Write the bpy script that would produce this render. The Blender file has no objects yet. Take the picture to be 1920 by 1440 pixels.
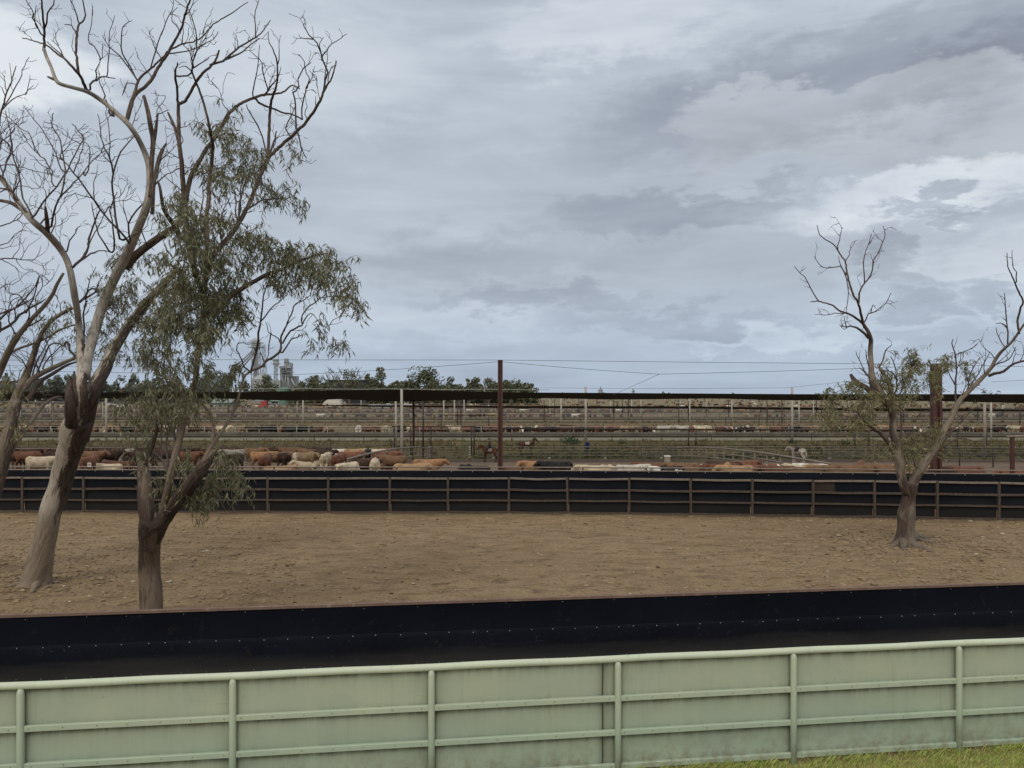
import bpy, bmesh, math, random
from mathutils import Vector, Matrix, noise
R = math.radians
scene = bpy.context.scene
COL = scene.collection
rnd = random.Random(7)

# ---------------------------------------------------------------- camera
H = 4.6                 # eye height above the lawn
F = 1440.0              # focal length in pixels of the 1920 px wide photo
HOR = 738.0             # row of the horizon
cam_d = bpy.data.cameras.new("camera"); cam = bpy.data.objects.new("camera", cam_d)
COL.objects.link(cam); scene.camera = cam
cam.location = (0, 0, H); cam.rotation_euler = (R(90), 0, 0)
cam_d.sensor_width = 36; cam_d.lens = 36 * F / 1920
cam_d.shift_y = (HOR - 720) / 1920
cam_d.clip_end = 12000

# ---------------------------------------------------------------- light and sky
SUN_EL, SUN_AZ = 52, 200          # sun behind the viewer and a little to the left, veiled by cloud
sun_d = bpy.data.lights.new("sun", 'SUN'); sun_d.energy = 1.0; sun_d.angle = R(16); sun_d.color = (1, .95, .87)
sun = bpy.data.objects.new("sun", sun_d); COL.objects.link(sun)
az = R(SUN_AZ)
sdir = Vector((math.sin(az) * math.cos(R(SUN_EL)), math.cos(az) * math.cos(R(SUN_EL)), math.sin(R(SUN_EL))))
sun.rotation_euler = sdir.to_track_quat('Z', 'Y').to_euler()
sun.location = sdir * 60
scene.view_settings.view_transform = 'Standard'; scene.view_settings.look = 'None'
scene.view_settings.exposure = 0.0; scene.view_settings.gamma = 1

world = bpy.data.worlds.new("World"); scene.world = world; world.use_nodes = True
wt = world.node_tree; wt.nodes.clear()
class NB:
    """small helper for wiring shader nodes"""
    def __init__(s, t): s.t = t
    def n(s, typ, **kw):
        nd = s.t.nodes.new(typ)
        for k, v in kw.items(): setattr(nd, k, v)
        return nd
    def put(s, sock, v):
        if hasattr(v, 'links'): s.t.links.new(v, sock)
        else: sock.default_value = v
    def m(s, op, a, b=0.0, c=0.0, clamp=False):
        nd = s.n('ShaderNodeMath', operation=op, use_clamp=clamp)
        for i, v in enumerate((a, b, c)): s.put(nd.inputs[i], v)
        return nd.outputs[0]
    def vec(s, x, y, z):
        nd = s.n('ShaderNodeCombineXYZ')
        for i, v in enumerate((x, y, z)): s.put(nd.inputs[i], v)
        return nd.outputs[0]
    def noise(s, v, scale, detail=6, rough=.55, dist=0.0):
        nd = s.n('ShaderNodeTexNoise'); s.put(nd.inputs['Vector'], v)
        nd.inputs['Scale'].default_value = scale; nd.inputs['Detail'].default_value = detail
        nd.inputs['Roughness'].default_value = rough; nd.inputs['Distortion'].default_value = dist
        return nd.outputs['Fac']
    def ramp(s, v, stops, interp='LINEAR'):
        nd = s.n('ShaderNodeValToRGB'); s.put(nd.inputs[0], v); cr = nd.color_ramp; cr.interpolation = interp
        while len(cr.elements) < len(stops): cr.elements.new(.5)
        for e, (p, c) in zip(cr.elements, stops):
            e.position = p; e.color = (c, c, c, 1) if isinstance(c, (int, float)) else (*c[:3], 1)
        return nd.outputs[0]
    def mix(s, f, a, b, blend='MIX'):
        nd = s.n('ShaderNodeMix', data_type='RGBA', blend_type=blend)
        s.put(nd.inputs[0], f)
        for i, v in ((6, a), (7, b)):
            s.put(nd.inputs[i], v if hasattr(v, 'links') else (*v[:3], 1))
        return nd.outputs[2]
    def smooth(s, v, lo, hi):
        nd = s.n('ShaderNodeMapRange', interpolation_type='SMOOTHSTEP'); s.put(nd.inputs[0], v)
        nd.inputs[1].default_value = lo; nd.inputs[2].default_value = hi
        return nd.outputs[0]
w = NB(wt)
STR = 0.1
sky = w.n('ShaderNodeTexSky', sky_type='NISHITA', sun_disc=False)
sky.sun_elevation = R(SUN_EL); sky.sun_rotation = R(SUN_AZ); sky.air_density = 1.2; sky.dust_density = 2.5
sep = w.n('ShaderNodeSeparateXYZ'); tc = w.n('ShaderNodeTexCoord'); wt.links.new(tc.outputs['Generated'], sep.inputs[0])
X, Y, Z = sep.outputs
hyp = w.m('SQRT', w.m('ADD', w.m('MULTIPLY', X, X), w.m('MULTIPLY', Y, Y)))
AZ = w.m('ARCTAN2', X, Y)
EL = w.m('DIVIDE', Z, w.m('MAXIMUM', hyp, .02))
ELc = w.m('MAXIMUM', EL, 0.0)
# the cloud deck seen in perspective: coordinates on a plane high above
inv = w.m('DIVIDE', 1.0, w.m('ADD', w.m('MAXIMUM', Z, 0.0), .09))
deck = w.vec(w.m('MULTIPLY', X, inv), w.m('MULTIPLY', Y, inv), 0.0)
dirv = w.vec(AZ, w.m('MULTIPLY', EL, 2.2), 0.0)
n_deck = w.noise(deck, .62, 8, .55, .3)
n_band = w.noise(w.vec(w.m('MULTIPLY', AZ, 1.6), w.m('MULTIPLY', EL, 9.0), 3.1), 1.7, 7, .55, .4)
n_fine = w.noise(dirv, 9.0, 9, .6, .2)
n_puff = w.noise(dirv, 26.0, 7, .6, 0)
wob = w.m('MULTIPLY', w.m('SUBTRACT', n_fine, .5), .16)
wob2 = w.m('MULTIPLY', w.m('SUBTRACT', n_puff, .5), .045)
n_fine2 = w.noise(w.vec(w.m('ADD', AZ, 4.7), w.m('MULTIPLY', EL, 2.0), 1.3), 7.0, 8, .6, .2)
wobu = w.m('MULTIPLY', w.m('SUBTRACT', n_fine2, .5), .24)
U = w.m('ADD', AZ, wobu); V = w.m('ADD', w.m('ADD', EL, wob), wob2)
def sky_uv(px, py):
    a = math.atan((px - 960) / F); return a, (HOR - py) / F * math.cos(a)
def patch(px, py, rx, ry, rot=0.0, lo=0.0, hi=1.0):
    """soft ragged cloud patch in a given direction of the sky"""
    u0, v0 = sky_uv(px, py); c, s_ = math.cos(R(rot)), math.sin(R(rot))
    du = w.m('SUBTRACT', U, u0); dv = w.m('SUBTRACT', V, v0)
    a = w.m('DIVIDE', w.m('ADD', w.m('MULTIPLY', du, c), w.m('MULTIPLY', dv, s_)), rx / F)
    b = w.m('DIVIDE', w.m('SUBTRACT', w.m('MULTIPLY', dv, c), w.m('MULTIPLY', du, s_)), ry / F)
    r2 = w.m('ADD', w.m('MULTIPLY', a, a), w.m('MULTIPLY', b, b))
    return w.smooth(w.m('SUBTRACT', 1.0, r2), lo, hi)
B = w.m('ADD', .50, w.m('MULTIPLY', w.m('SUBTRACT', n_deck, .5), .30))
B = w.m('ADD', B, w.m('MULTIPLY', w.m('SUBTRACT', n_band, .5), .48))
B = w.m('ADD', B, w.m('MULTIPLY', w.m('SUBTRACT', n_fine, .5), .12))
def add(p, k):
    global B
    B = w.m('ADD', B, w.m('MULTIPLY', p, k))
add(patch(1150, 40, 330, 90, 5), .20); add(patch(560, 110, 420, 160, 0), .12); add(patch(20, 110, 150, 100), .36)
add(patch(1560, 150, 600, 120, 9), -.25); add(patch(1860, 130, 280, 90, 8), -.16)
cum = w.m('MAXIMUM', patch(1425, 225, 150, 92, 0, 0, .5), patch(1745, 215, 250, 105, -3, 0, .45))
cum = w.m('MAXIMUM', cum, patch(1590, 235, 260, 60, 0, 0, .5))
base_shade = w.smooth(EL, sky_uv(1700, 262)[1], sky_uv(1700, 130)[1])
add(cum, .02); add(w.m('MULTIPLY', cum, base_shade), .24)
add(patch(1800, 345, 380, 60, 6), .30); add(patch(1560, 372, 330, 34, 3), .12); add(patch(1880, 520, 300, 90, 3), .18)
add(patch(1330, 395, 430, 50, 0, 0, .95), -.23); add(patch(1100, 330, 400, 70), -.05); add(patch(1760, 388, 90, 18, -8, 0, .8), -.24)
add(patch(950, 480, 420, 60, 2), -.10); add(patch(1000, 560, 270, 34, 0, 0, 1.0), -.15); add(patch(1240, 610, 310, 38, 0, 0, 1.0), -.13)
for (a, b, c, d) in ((1690, 475, 60, 26), (1690, 525, 70, 26), (1720, 580, 70, 24), (1850, 530, 90, 20), (1840, 565, 80, 18)):
    add(patch(a, b, c, d * 1.15, -12, 0, .95), -.20)
add(patch(1500, 635, 280, 26, 2), .12); add(patch(800, 610, 300, 50), .06); add(patch(120, 420, 320, 150), .08)
SKYCOL = w.ramp(B, [(.10, (.255, .290, .355)), (.33, (.372, .420, .495)), (.54, (.490, .556, .640)), (.76, (.665, .725, .785)), (1.0, (.88, .91, .93))])
warm = w.mix(w.smooth(EL, .16, .02), SKYCOL, w.mix(1.0, SKYCOL, (.95, 1.0, 1.05), 'MULTIPLY'))
warm = w.mix(w.m('MULTIPLY', cum, .55), warm, w.mix(1.0, warm, (1.03, 1.0, .93), 'MULTIPLY'))
# overcast: the veiled sun makes the sky brighter overhead and behind the viewer
sd = w.n('ShaderNodeVectorMath', operation='DOT_PRODUCT'); wt.links.new(tc.outputs['Generated'], sd.inputs[0]); sd.inputs[1].default_value = sdir
glow = w.m('ADD', 1.0, w.m('MULTIPLY', w.smooth(sd.outputs['Value'], .1, 1.0), .75))
# the cloud between the viewer's back and the zenith, lit by the veiled sun, is whiter than the blue grey distance
warm = w.mix(w.smooth(sd.outputs['Value'], .0, .75), warm, w.mix(.75, warm, (.66, .61, .53)))
cloudc = w.n('ShaderNodeVectorMath', operation='SCALE'); wt.links.new(warm, cloudc.inputs[0])
w.put(cloudc.inputs['Scale'], w.m('MULTIPLY', glow, 1.0 / STR))
cover = w.m('SUBTRACT', 1.0, w.m('MULTIPLY', w.smooth(n_deck, .62, .8), .25))
skymix = w.mix(cover, sky.outputs[0], cloudc.outputs[0])
bg = w.n('ShaderNodeBackground'); wt.links.new(skymix, bg.inputs[0]); bg.inputs[1].default_value = STR
wo = w.n('ShaderNodeOutputWorld'); wt.links.new(bg.outputs[0], wo.inputs[0])

# ---------------------------------------------------------------- terrain profile and photo geometry
PROF = [(-50, 0), (10, 0), (14, -.05), (20, -.1), (32, -.45), (36, -.6), (53, -.95), (62, -1.3), (73, -1.95), (80, -2.6), (86, -2.75), (95, -1.25), (103, -1.2), (9000, -1.2)]
def g(y):
    for (a, za), (b, zb) in zip(PROF, PROF[1:]):
        if y <= b:
            t = max(0, (y - a) / (b - a)); return za + (zb - za) * t
    return PROF[-1][1]
def P(px, py, d): return Vector(((px - 960) / F * d, d, H - (py - HOR) / F * d))
def gx(px, d): return Vector(((px - 960) / F * d, d, g(d)))
def solve(off_fn, lo, hi, target):
    for _ in range(50):
        m = (lo + hi) / 2
        if off_fn(m) > target: lo = m
        else: hi = m
    return (lo + hi) / 2
def dist_ground(py, z=0.0, lo=8, hi=3000):
    """distance at which something z above the ground shows at row py"""
    return solve(lambda d: (H - g(d) - z) * F / d, lo, hi, py - HOR)

# ---------------------------------------------------------------- scene bookkeeping
def tag(o, label=None, cat=None, group=None, kind=None):
    if label: o['label'] = label
    if cat: o['category'] = cat
    if group: o['group'] = group
    if kind: o['kind'] = kind
    return o
def empty(name, loc, label, cat, group=None, rz=0):
    o = bpy.data.objects.new(name, None); COL.objects.link(o); o.empty_display_size = .2
    o.location = loc; o.rotation_euler.z = rz
    return tag(o, label, cat, group)
class MB:
    """collects faces into one mesh"""
    def __init__(s): s.v = []; s.f = []; s.uv = []; s.at = []; s.mi = []; s.cur = 0
    def face(s, idx, uv=None): s.f.append(tuple(idx)); s.uv.append(uv); s.mi.append(s.cur)
    def vert(s, p, a=0.0): s.v.append(tuple(p)); s.at.append(a); return len(s.v) - 1
    def box(s, c, size, rot=None):
        c = Vector(c); hx, hy, hz = size[0] / 2, size[1] / 2, size[2] / 2
        i = len(s.v)
        for dx, dy, dz in ((-1,-1,-1),(1,-1,-1),(1,1,-1),(-1,1,-1),(-1,-1,1),(1,-1,1),(1,1,1),(-1,1,1)):
            p = Vector((dx * hx, dy * hy, dz * hz))
            if rot is not None: p = rot @ p
            s.vert(c + p)
        for q in ((0,3,2,1),(4,5,6,7),(0,1,5,4),(1,2,6,5),(2,3,7,6),(3,0,4,7)): s.face([i + k for k in q])
        return s
    def bar(s, a, b, wd, ht, up=(0, 0, 1)):
        """rectangular bar from a to b; wd across, ht along up"""
        a, b = Vector(a), Vector(b); d = (b - a); L = d.length; d.normalize(); up = Vector(up)
        sx = d.cross(up).normalized(); uz = sx.cross(d).normalized()
        rot = Matrix((d, sx, uz)).transposed()
        return s.box((a + b) / 2, (L, wd, ht), rot)
    def tube(s, pts, rad, n=8, cap=True, bump=0.0, attr=None, seed=0):
        pts = [Vector(p) for p in pts]
        if not isinstance(rad, (list, tuple)): rad = [rad] * len(pts)
        m = len(pts); prev = None; base = len(s.v); L = 0.0; Ls = []
        ref = None
        for k, p in enumerate(pts):
            t = (pts[min(k + 1, m - 1)] - pts[max(k - 1, 0)])
            if t.length < 1e-9: t = Vector((0, 0, 1))
            t.normalize()
            if ref is None:
                ref = Vector((0, 1, 0)) if abs(t.y) < .9 else Vector((1, 0, 0))
            a = (ref - t * ref.dot(t))
            if a.length < 1e-4: a = Vector((1, 0, 0)) - t * t.x
            a.normalize(); ref = a; b = t.cross(a)
            if k: L += (p - pts[k - 1]).length
            Ls.append(L)
            for j in range(n):
                th = 2 * math.pi * j / n
                o = a * math.cos(th) + b * math.sin(th)
                r = rad[k]
                if bump:
                    q = p * 2.2 + o * 1.3 + Vector((seed, 0, 0))
                    r *= 1 + bump * noise.noise(Vector((q.x * 1.6, q.y * 1.6, q.z * .7))) + bump * .7 * noise.noise(Vector((o.x * 3 + seed, o.y * 3, L * 1.4)))
                s.vert(p + o * r, attr(k, o, p) if attr else 0.0)
        for k in range(m - 1):
            for j in range(n):
                j2 = (j + 1) % n
                rr = 2 * math.pi * (rad[k] + rad[k + 1]) / 2
                u0, u1 = rr * j / n, rr * (j + 1) / n
                s.face((base + k*n + j, base + k*n + j2, base + (k+1)*n + j2, base + (k+1)*n + j),
                       ((u0, Ls[k]), (u1, Ls[k]), (u1, Ls[k+1]), (u0, Ls[k+1])))
        if cap:
            s.face([base + j for j in range(n)][::-1]); s.face([base + (m-1)*n + j for j in range(n)])
        return s
    def ball(s, c, r, seg=10, rings=6, jitter=0.0, seed=0):
        c = Vector(c); r = Vector(r) if hasattr(r, '__len__') else Vector((r, r, r)); i0 = len(s.v)
        def pt(v):
            k = 1 + (jitter * noise.noise(v * 1.7 + Vector((seed, seed * .3, 0))) * 2 if jitter else 0)
            return c + Vector((v.x * r.x, v.y * r.y, v.z * r.z)) * k
        top = s.vert(pt(Vector((0, 0, 1)))); bot = s.vert(pt(Vector((0, 0, -1))))
        rows = []
        for i in range(1, rings):
            ph = math.pi * i / rings
            rows.append([s.vert(pt(Vector((math.sin(ph) * math.cos(2*math.pi*j/seg), math.sin(ph) * math.sin(2*math.pi*j/seg), math.cos(ph))))) for j in range(seg)])
        for j in range(seg):
            j2 = (j + 1) % seg
            s.face((top, rows[0][j], rows[0][j2])); s.face((bot, rows[-1][j2], rows[-1][j]))
            for a, b in zip(rows, rows[1:]): s.face((a[j], b[j], b[j2], a[j2]))
        return s
    def loft(s, rings, n=14, cap=True):
        """rings: list of lists of points (same count)"""
        base = len(s.v)
        for r in rings:
            for p in r: s.vert(p)
        n = len(rings[0])
        for k in range(len(rings) - 1):
            for j in range(n):
                j2 = (j + 1) % n
                s.face((base+k*n+j, base+k*n+j2, base+(k+1)*n+j2, base+(k+1)*n+j))
        if cap:
            s.face([base + j for j in range(n)][::-1]); s.face([base + (len(rings)-1)*n + j for j in range(n)])
        return s
    def absorb(s, o, mi=1):
        k = len(s.v); s.v += o.v; s.at += o.at; s.uv += o.uv; s.mi += [mi] * len(o.f)
        s.f += [tuple(i + k for i in f) for f in o.f]; return s
    def mesh(s, name, mats, smooth=False):
        me = bpy.data.meshes.new(name); me.from_pydata(s.v, [], s.f)
        mats = mats if isinstance(mats, (list, tuple)) else [mats]
        for m_ in mats: me.materials.append(m_)
        if len(mats) > 1: me.polygons.foreach_set('material_index', s.mi)
        if any(u is not None for u in s.uv):
            lay = me.uv_layers.new(name='UVMap'); buf = []
            for f, u in zip(s.f, s.uv):
                for k in range(len(f)): buf += list(u[k]) if u else [0, 0]
            lay.data.foreach_set('uv', buf)
        if any(s.at):
            at = me.attributes.new('wear_shade', 'FLOAT', 'POINT'); at.data.foreach_set('value', s.at)
        if smooth: me.polygons.foreach_set('use_smooth', [True] * len(me.polygons))
        me.update(); return me
    def build(s, name, mats, parent=None, smooth=False, local=None):
        me = s.mesh(name, mats, smooth)
        o = bpy.data.objects.new(name, me); COL.objects.link(o)
        if parent is not None:
            o.parent = parent
            if local is None:      # faces were given in world coordinates
                o.matrix_parent_inverse = Matrix.Translation(-Vector(parent.location))
        return o

# ---------------------------------------------------------------- materials
MATS = {}
def pm(name, c1, c2=None, scale=3.0, rough=.8, bump=0.0, bscale=30.0, metal=0.0, c3=None, s3=12.0, t3=(.58, .7), coord='Object', stretch=(1, 1, 1), spec=.3, rand=0.0):
    """mottled procedural surface: two tones by noise, a third tone in spots, fine bump"""
    if name in MATS: return MATS[name]
    m = bpy.data.materials.new(name); m.use_nodes = True; t = m.node_tree; b = NB(t)
    pr = t.nodes['Principled BSDF']; pr.inputs['Roughness'].default_value = rough; pr.inputs['Metallic'].default_value = metal
    pr.inputs['Specular IOR Level'].default_value = spec
    tcn = b.n('ShaderNodeTexCoord'); mp = b.n('ShaderNodeMapping'); t.links.new(tcn.outputs[coord], mp.inputs[0]); mp.inputs['Scale'].default_value = stretch
    v = mp.outputs[0]
    c2 = c2 or tuple(x * .7 for x in c1)
    col = b.mix(b.ramp(b.noise(v, scale, 6, .6), [(.3, 0.0), (.7, 1.0)]), c1, c2)
    if c3: col = b.mix(b.ramp(b.noise(v, s3, 5, .6), [(t3[0], 0.0), (t3[1], 1.0)]), col, c3)
    if rand:
        oi = b.n('ShaderNodeObjectInfo')
        hs = b.n('ShaderNodeHueSaturation'); t.links.new(col, hs.inputs['Color'])
        b.put(hs.inputs['Value'], b.m('ADD', 1 - rand, b.m('MULTIPLY', oi.outputs['Random'], 2 * rand))); col = hs.outputs[0]
    t.links.new(col, pr.inputs['Base Color'])
    if bump:
        bp = b.n('ShaderNodeBump'); bp.inputs['Strength'].default_value = bump; bp.inputs['Distance'].default_value = .02
        b.put(bp.inputs['Height'], b.noise(v, bscale, 5, .6)); t.links.new(bp.outputs[0], pr.inputs['Normal'])
    MATS[name] = m; return m
def bark(name, pale, mid, dark, base=None, thr=.5, rub=None):
    """streaky eucalypt bark; attribute 'wear' 1 = rough dark bark, 0 = smooth peeled wood"""
    m = bpy.data.materials.new(name); m.use_nodes = True; t = m.node_tree; b = NB(t); pr = t.nodes['Principled BSDF']
    pr.inputs['Roughness'].default_value = .88; pr.inputs['Specular IOR Level'].default_value = .2
    tcn = b.n('ShaderNodeTexCoord'); mp = b.n('ShaderNodeMapping'); t.links.new(tcn.outputs['UV'], mp.inputs[0]); mp.inputs['Scale'].default_value = (9, 1.1, 1)
    mo = b.n('ShaderNodeMapping'); t.links.new(tcn.outputs['Object'], mo.inputs[0]); mo.inputs['Scale'].default_value = (1, 1, .35)
    uvn = b.noise(mp.outputs[0], 2.2, 8, .62, .25); big = b.noise(mo.outputs[0], 2.6, 6, .6, .3)
    fine = b.noise(mo.outputs[0], 22, 6, .65)
    at = b.n('ShaderNodeAttribute', attribute_name='wear_shade')
    col = b.mix(b.ramp(big, [(.36, 0.0), (.62, 1.0)]), pale, mid)
    col = b.mix(b.ramp(uvn, [(.50, 0.0), (.66, .9)]), col, tuple(x * .46 for x in mid))
    col = b.mix(b.ramp(fine, [(.56, 0.0), (.72, .6)]), col, tuple(x * .5 for x in mid))
    if base: col = b.mix(b.ramp(fine, [(.45, 0.0), (.75, .6)]), col, base)
    rough_b = b.mix(b.ramp(uvn, [(.36, 0.0), (.58, 1.0)]), dark, tuple(min(1, x * 3.2) for x in dark))
    fac = b.m('ADD', at.outputs['Fac'], b.m('MULTIPLY', b.m('SUBTRACT', uvn, .5), 1.3))
    f2 = b.ramp(fac, [(thr - .06, 0.0), (thr + .06, 1.0)])
    col = b.mix(f2, col, rough_b)
    if rub:      # the lower trunk rubbed brown by cattle
        sp = b.n('ShaderNodeSeparateXYZ'); t.links.new(tcn.outputs['Object'], sp.inputs[0])
        zz = b.m('ADD', sp.outputs['Z'], b.m('MULTIPLY', b.m('SUBTRACT', uvn, .5), 1.5))
        col = b.mix(b.m('MULTIPLY', b.smooth(zz, rub[0] + .35, rub[0] - .25), rub[2]), col, b.mix(b.ramp(uvn, [(.42, 0.0), (.6, 1.0)]), rub[1], tuple(x * .6 for x in rub[1])))
    t.links.new(col, pr.inputs['Base Color'])
    bp = b.n('ShaderNodeBump'); bp.inputs['Distance'].default_value = .05
    b.put(bp.inputs['Strength'], b.m('ADD', .6, b.m('MULTIPLY', f2, .4))); b.put(bp.inputs['Height'], b.m('ADD', uvn, b.m('MULTIPLY', fine, .25))); t.links.new(bp.outputs[0], pr.inputs['Normal'])
    return m
def leaf_mat(name, c1, c2, c3):
    m = bpy.data.materials.new(name); m.use_nodes = True; t = m.node_tree; b = NB(t); pr = t.nodes['Principled BSDF']
    pr.inputs['Roughness'].default_value = .42; pr.inputs['Specular IOR Level'].default_value = .5
    gm = b.n('ShaderNodeNewGeometry')
    col = b.ramp(gm.outputs['Random Per Island'], [(0, c1), (.55, c2), (1, c3)])
    tcn = b.n('ShaderNodeTexCoord')
    col = b.mix(b.ramp(b.noise(tcn.outputs['Object'], 1.1, 3), [(.35, 0.0), (.7, .4)]), col, c3)
    t.links.new(col, pr.inputs['Base Color'])
    tr = b.n('ShaderNodeBsdfTranslucent'); t.links.new(col, tr.inputs[0])
    mx = b.n('ShaderNodeMixShader'); mx.inputs[0].default_value = .18
    t.links.new(pr.outputs[0], mx.inputs[1]); t.links.new(tr.outputs[0], mx.inputs[2])
    t.links.new(mx.outputs[0], t.nodes['Material Output'].inputs[0]); return m

M_rust = pm('rusty_steel', (.105, .062, .045), (.06, .037, .03), 5, .75, .2, 40, c3=(.16, .10, .075), s3=9)
M_pole = pm('red_oxide_steel', (.085, .036, .026), (.055, .026, .02), 4, .6, .1, 30, c3=(.12, .055, .04), s3=7)
M_rail = pm('weathered_brown_pipe', (.088, .066, .052), (.055, .042, .034), 6, .7, .1, 40, c3=(.13, .10, .08), s3=10)
M_railp = pm('pale_worn_pipe', (.235, .19, .155), (.15, .12, .098), 6, .5, .1, 40)
M_galv = pm('galvanised_steel', (.42, .42, .40), (.30, .30, .285), 4, .5, .1, 30, metal=.3, c3=(.22, .19, .16), s3=6)
M_dark = pm('dark_steel', (.045, .037, .033), (.03, .026, .024), 5, .7)
M_conc = pm('trough_concrete', (.155, .145, .122), (.095, .09, .078), .6, .9, .2, 12, c3=(.065, .06, .052), s3=.9)
M_cloth = pm('black_shade_cloth', (.036, .029, .025), (.055, .045, .038), .8, .85, .1, 4)
M_cable = pm('steel_cable', (.16, .165, .175), (.12, .125, .13), 2, .5)
# ---------------------------------------------------------------- ground
def ground_mat(name, c1, c2, c3, dark, streak=(1, 1, 1), scale=.5, bump=.6):
    m = bpy.data.materials.new(name); m.use_nodes = True; t = m.node_tree; b = NB(t); pr = t.nodes['Principled BSDF']
    pr.inputs['Roughness'].default_value = .95; pr.inputs['Specular IOR Level'].default_value = .1
    tcn = b.n('ShaderNodeTexCoord'); mp = b.n('ShaderNodeMapping'); t.links.new(tcn.outputs['Object'], mp.inputs[0]); mp.inputs['Scale'].default_value = streak
    v = mp.outputs[0]; vo = tcn.outputs['Object']
    big = b.noise(v, scale, 5, .6, .3); mid = b.noise(v, scale * 7, 6, .65, .2); fine = b.noise(vo, 16, 6, .7); grit = b.noise(vo, 55, 4, .7)
    col = b.mix(b.ramp(big, [(.3, 0.0), (.7, 1.0)]), c1, c2)
    col = b.mix(b.ramp(mid, [(.44, 0.0), (.66, .9)]), col, c3)
    col = b.mix(b.ramp(fine, [(.51, 0.0), (.66, .85)]), col, dark)
    mp2 = b.n('ShaderNodeMapping'); t.links.new(vo, mp2.inputs[0]); mp2.inputs['Scale'].default_value = (.55, 1.1, 1)
    col = b.mix(b.ramp(b.noise(mp2.outputs[0], 2.6, 8, .68, .5), [(.53, 0.0), (.68, .85)]), col, dark)
    col = b.mix(b.ramp(grit, [(.60, 0.0), (.78, .55)]), col, tuple(min(1, x * 1.7) for x in c1))
    t.links.new(col, pr.inputs['Base Color'])
    bp = b.n('ShaderNodeBump'); bp.inputs['Strength'].default_value = bump; bp.inputs['Distance'].default_value = .06
    b.put(bp.inputs['Height'], b.m('ADD', b.m('ADD', fine, b.m('MULTIPLY', grit, .4)), mid)); t.links.new(bp.outputs[0], pr.inputs['Normal'])
    return m
def edge_fade(y, y0, y1):
    return max(0.0, min(1.0, (y - y0) / 1.5, (y1 - y) / 1.5))
def strip(name, y0, y1, x0, x1, dx, dy, mat, amp=0.0, lift=0.0, freq=1.0, edge=None):
    me_v = []; nx = max(2, int((x1 - x0) / dx) + 1); ny = max(2, int((y1 - y0) / dy) + 1); f = []
    for j in range(ny):
        for i in range(nx):
            x = x0 + (x1 - x0) * i / (nx - 1); y = y0 + (y1 - y0) * j / (ny - 1)
            if edge: y = y0 + (edge(x) - y0) * j / (ny - 1)
            z = g(y) + lift
            if amp: z += amp * edge_fade(y, y0, y1) * (noise.noise((x * freq, y * freq, 0)) + .5 * noise.noise((x * freq * 2.7, y * freq * 2.7, 5)) + .3 * noise.noise((x * freq * 6, y * freq * 6, 9)))
            me_v.append((x, y, z))
    for j in range(ny - 1):
        for i in range(nx - 1):
            a = j * nx + i; f.append((a, a + 1, a + nx + 1, a + nx))
    me = bpy.data.meshes.new(name); me.from_pydata(me_v, [], f); me.materials.append(mat)
    me.polygons.foreach_set('use_smooth', [True] * len(f)); me.update()
    o = bpy.data.objects.new(name, me); COL.objects.link(o); return tag(o, kind='structure')
M_dirt = ground_mat('paddock_dirt', (.246, .177, .104), (.296, .216, .130), (.184, .131, .077), (.084, .060, .037), (1, 1.6, 1), .16)
M_yard = ground_mat('yard_dirt', (.155, .115, .085), (.20, .15, .11), (.12, .088, .066), (.07, .052, .04), (1, 1, 1), .15)
M_road = ground_mat('road_gravel', (.185, .175, .135), (.22, .205, .16), (.15, .145, .10), (.10, .10, .065), (.3, 1, 1), .2, .3)
M_bank = ground_mat('bank_soil', (.080, .074, .036), (.125, .104, .052), (.06, .06, .027), (.036, .037, .018), (.5, 1, 1), .16)
M_pen = ground_mat('pen_soil', (.165, .128, .076), (.12, .098, .054), (.18, .138, .085), (.072, .056, .036), (.12, .5, 1), .12)
M_plain = ground_mat('plain_grass', (.20, .165, .10), (.155, .135, .075), (.20, .16, .10), (.11, .09, .055), (.05, .2, 1), .06)
M_lawnsoil = ground_mat('lawn_soil', (.27, .26, .085), (.32, .27, .125), (.19, .155, .075), (.15, .11, .06), (1, 1, 1), .8)

FENCE_A, FENCE_K = 9.078, .1276                 # green fence line  y = A + K x
fence_y = lambda x: FENCE_A + FENCE_K * x
strip('lawn', -6, 9, -16, 16, .5, .5, M_lawnsoil, .015, .03, .8, edge=lambda x: fence_y(x) + .05)
strip('paddock_ground', -8, 37, -70, 70, .3, .3, M_dirt, .04, 0, .55)
strip('stockyard_ground', 37, 86, -110, 110, 1, 1, M_yard, .05, 0, .3)
strip('grass_bank', 86, 96, -130, 130, 1, .5, M_bank, .12, 0, .35)
strip('feed_road', 96, 101.3, -150, 150, 4, 1, M_road)
strip('pen_ground', 101.3, 330, -420, 420, 8, 4, M_pen, .03, 0, .1)
strip('plain', 330, 9000, -7000, 7000, 200, 160, M_plain)
for y0 in (160, 209, 272):
    strip('feed_road', y0, y0 + 5, -300, 300, 10, 2.5, M_road, 0, .06)

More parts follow.
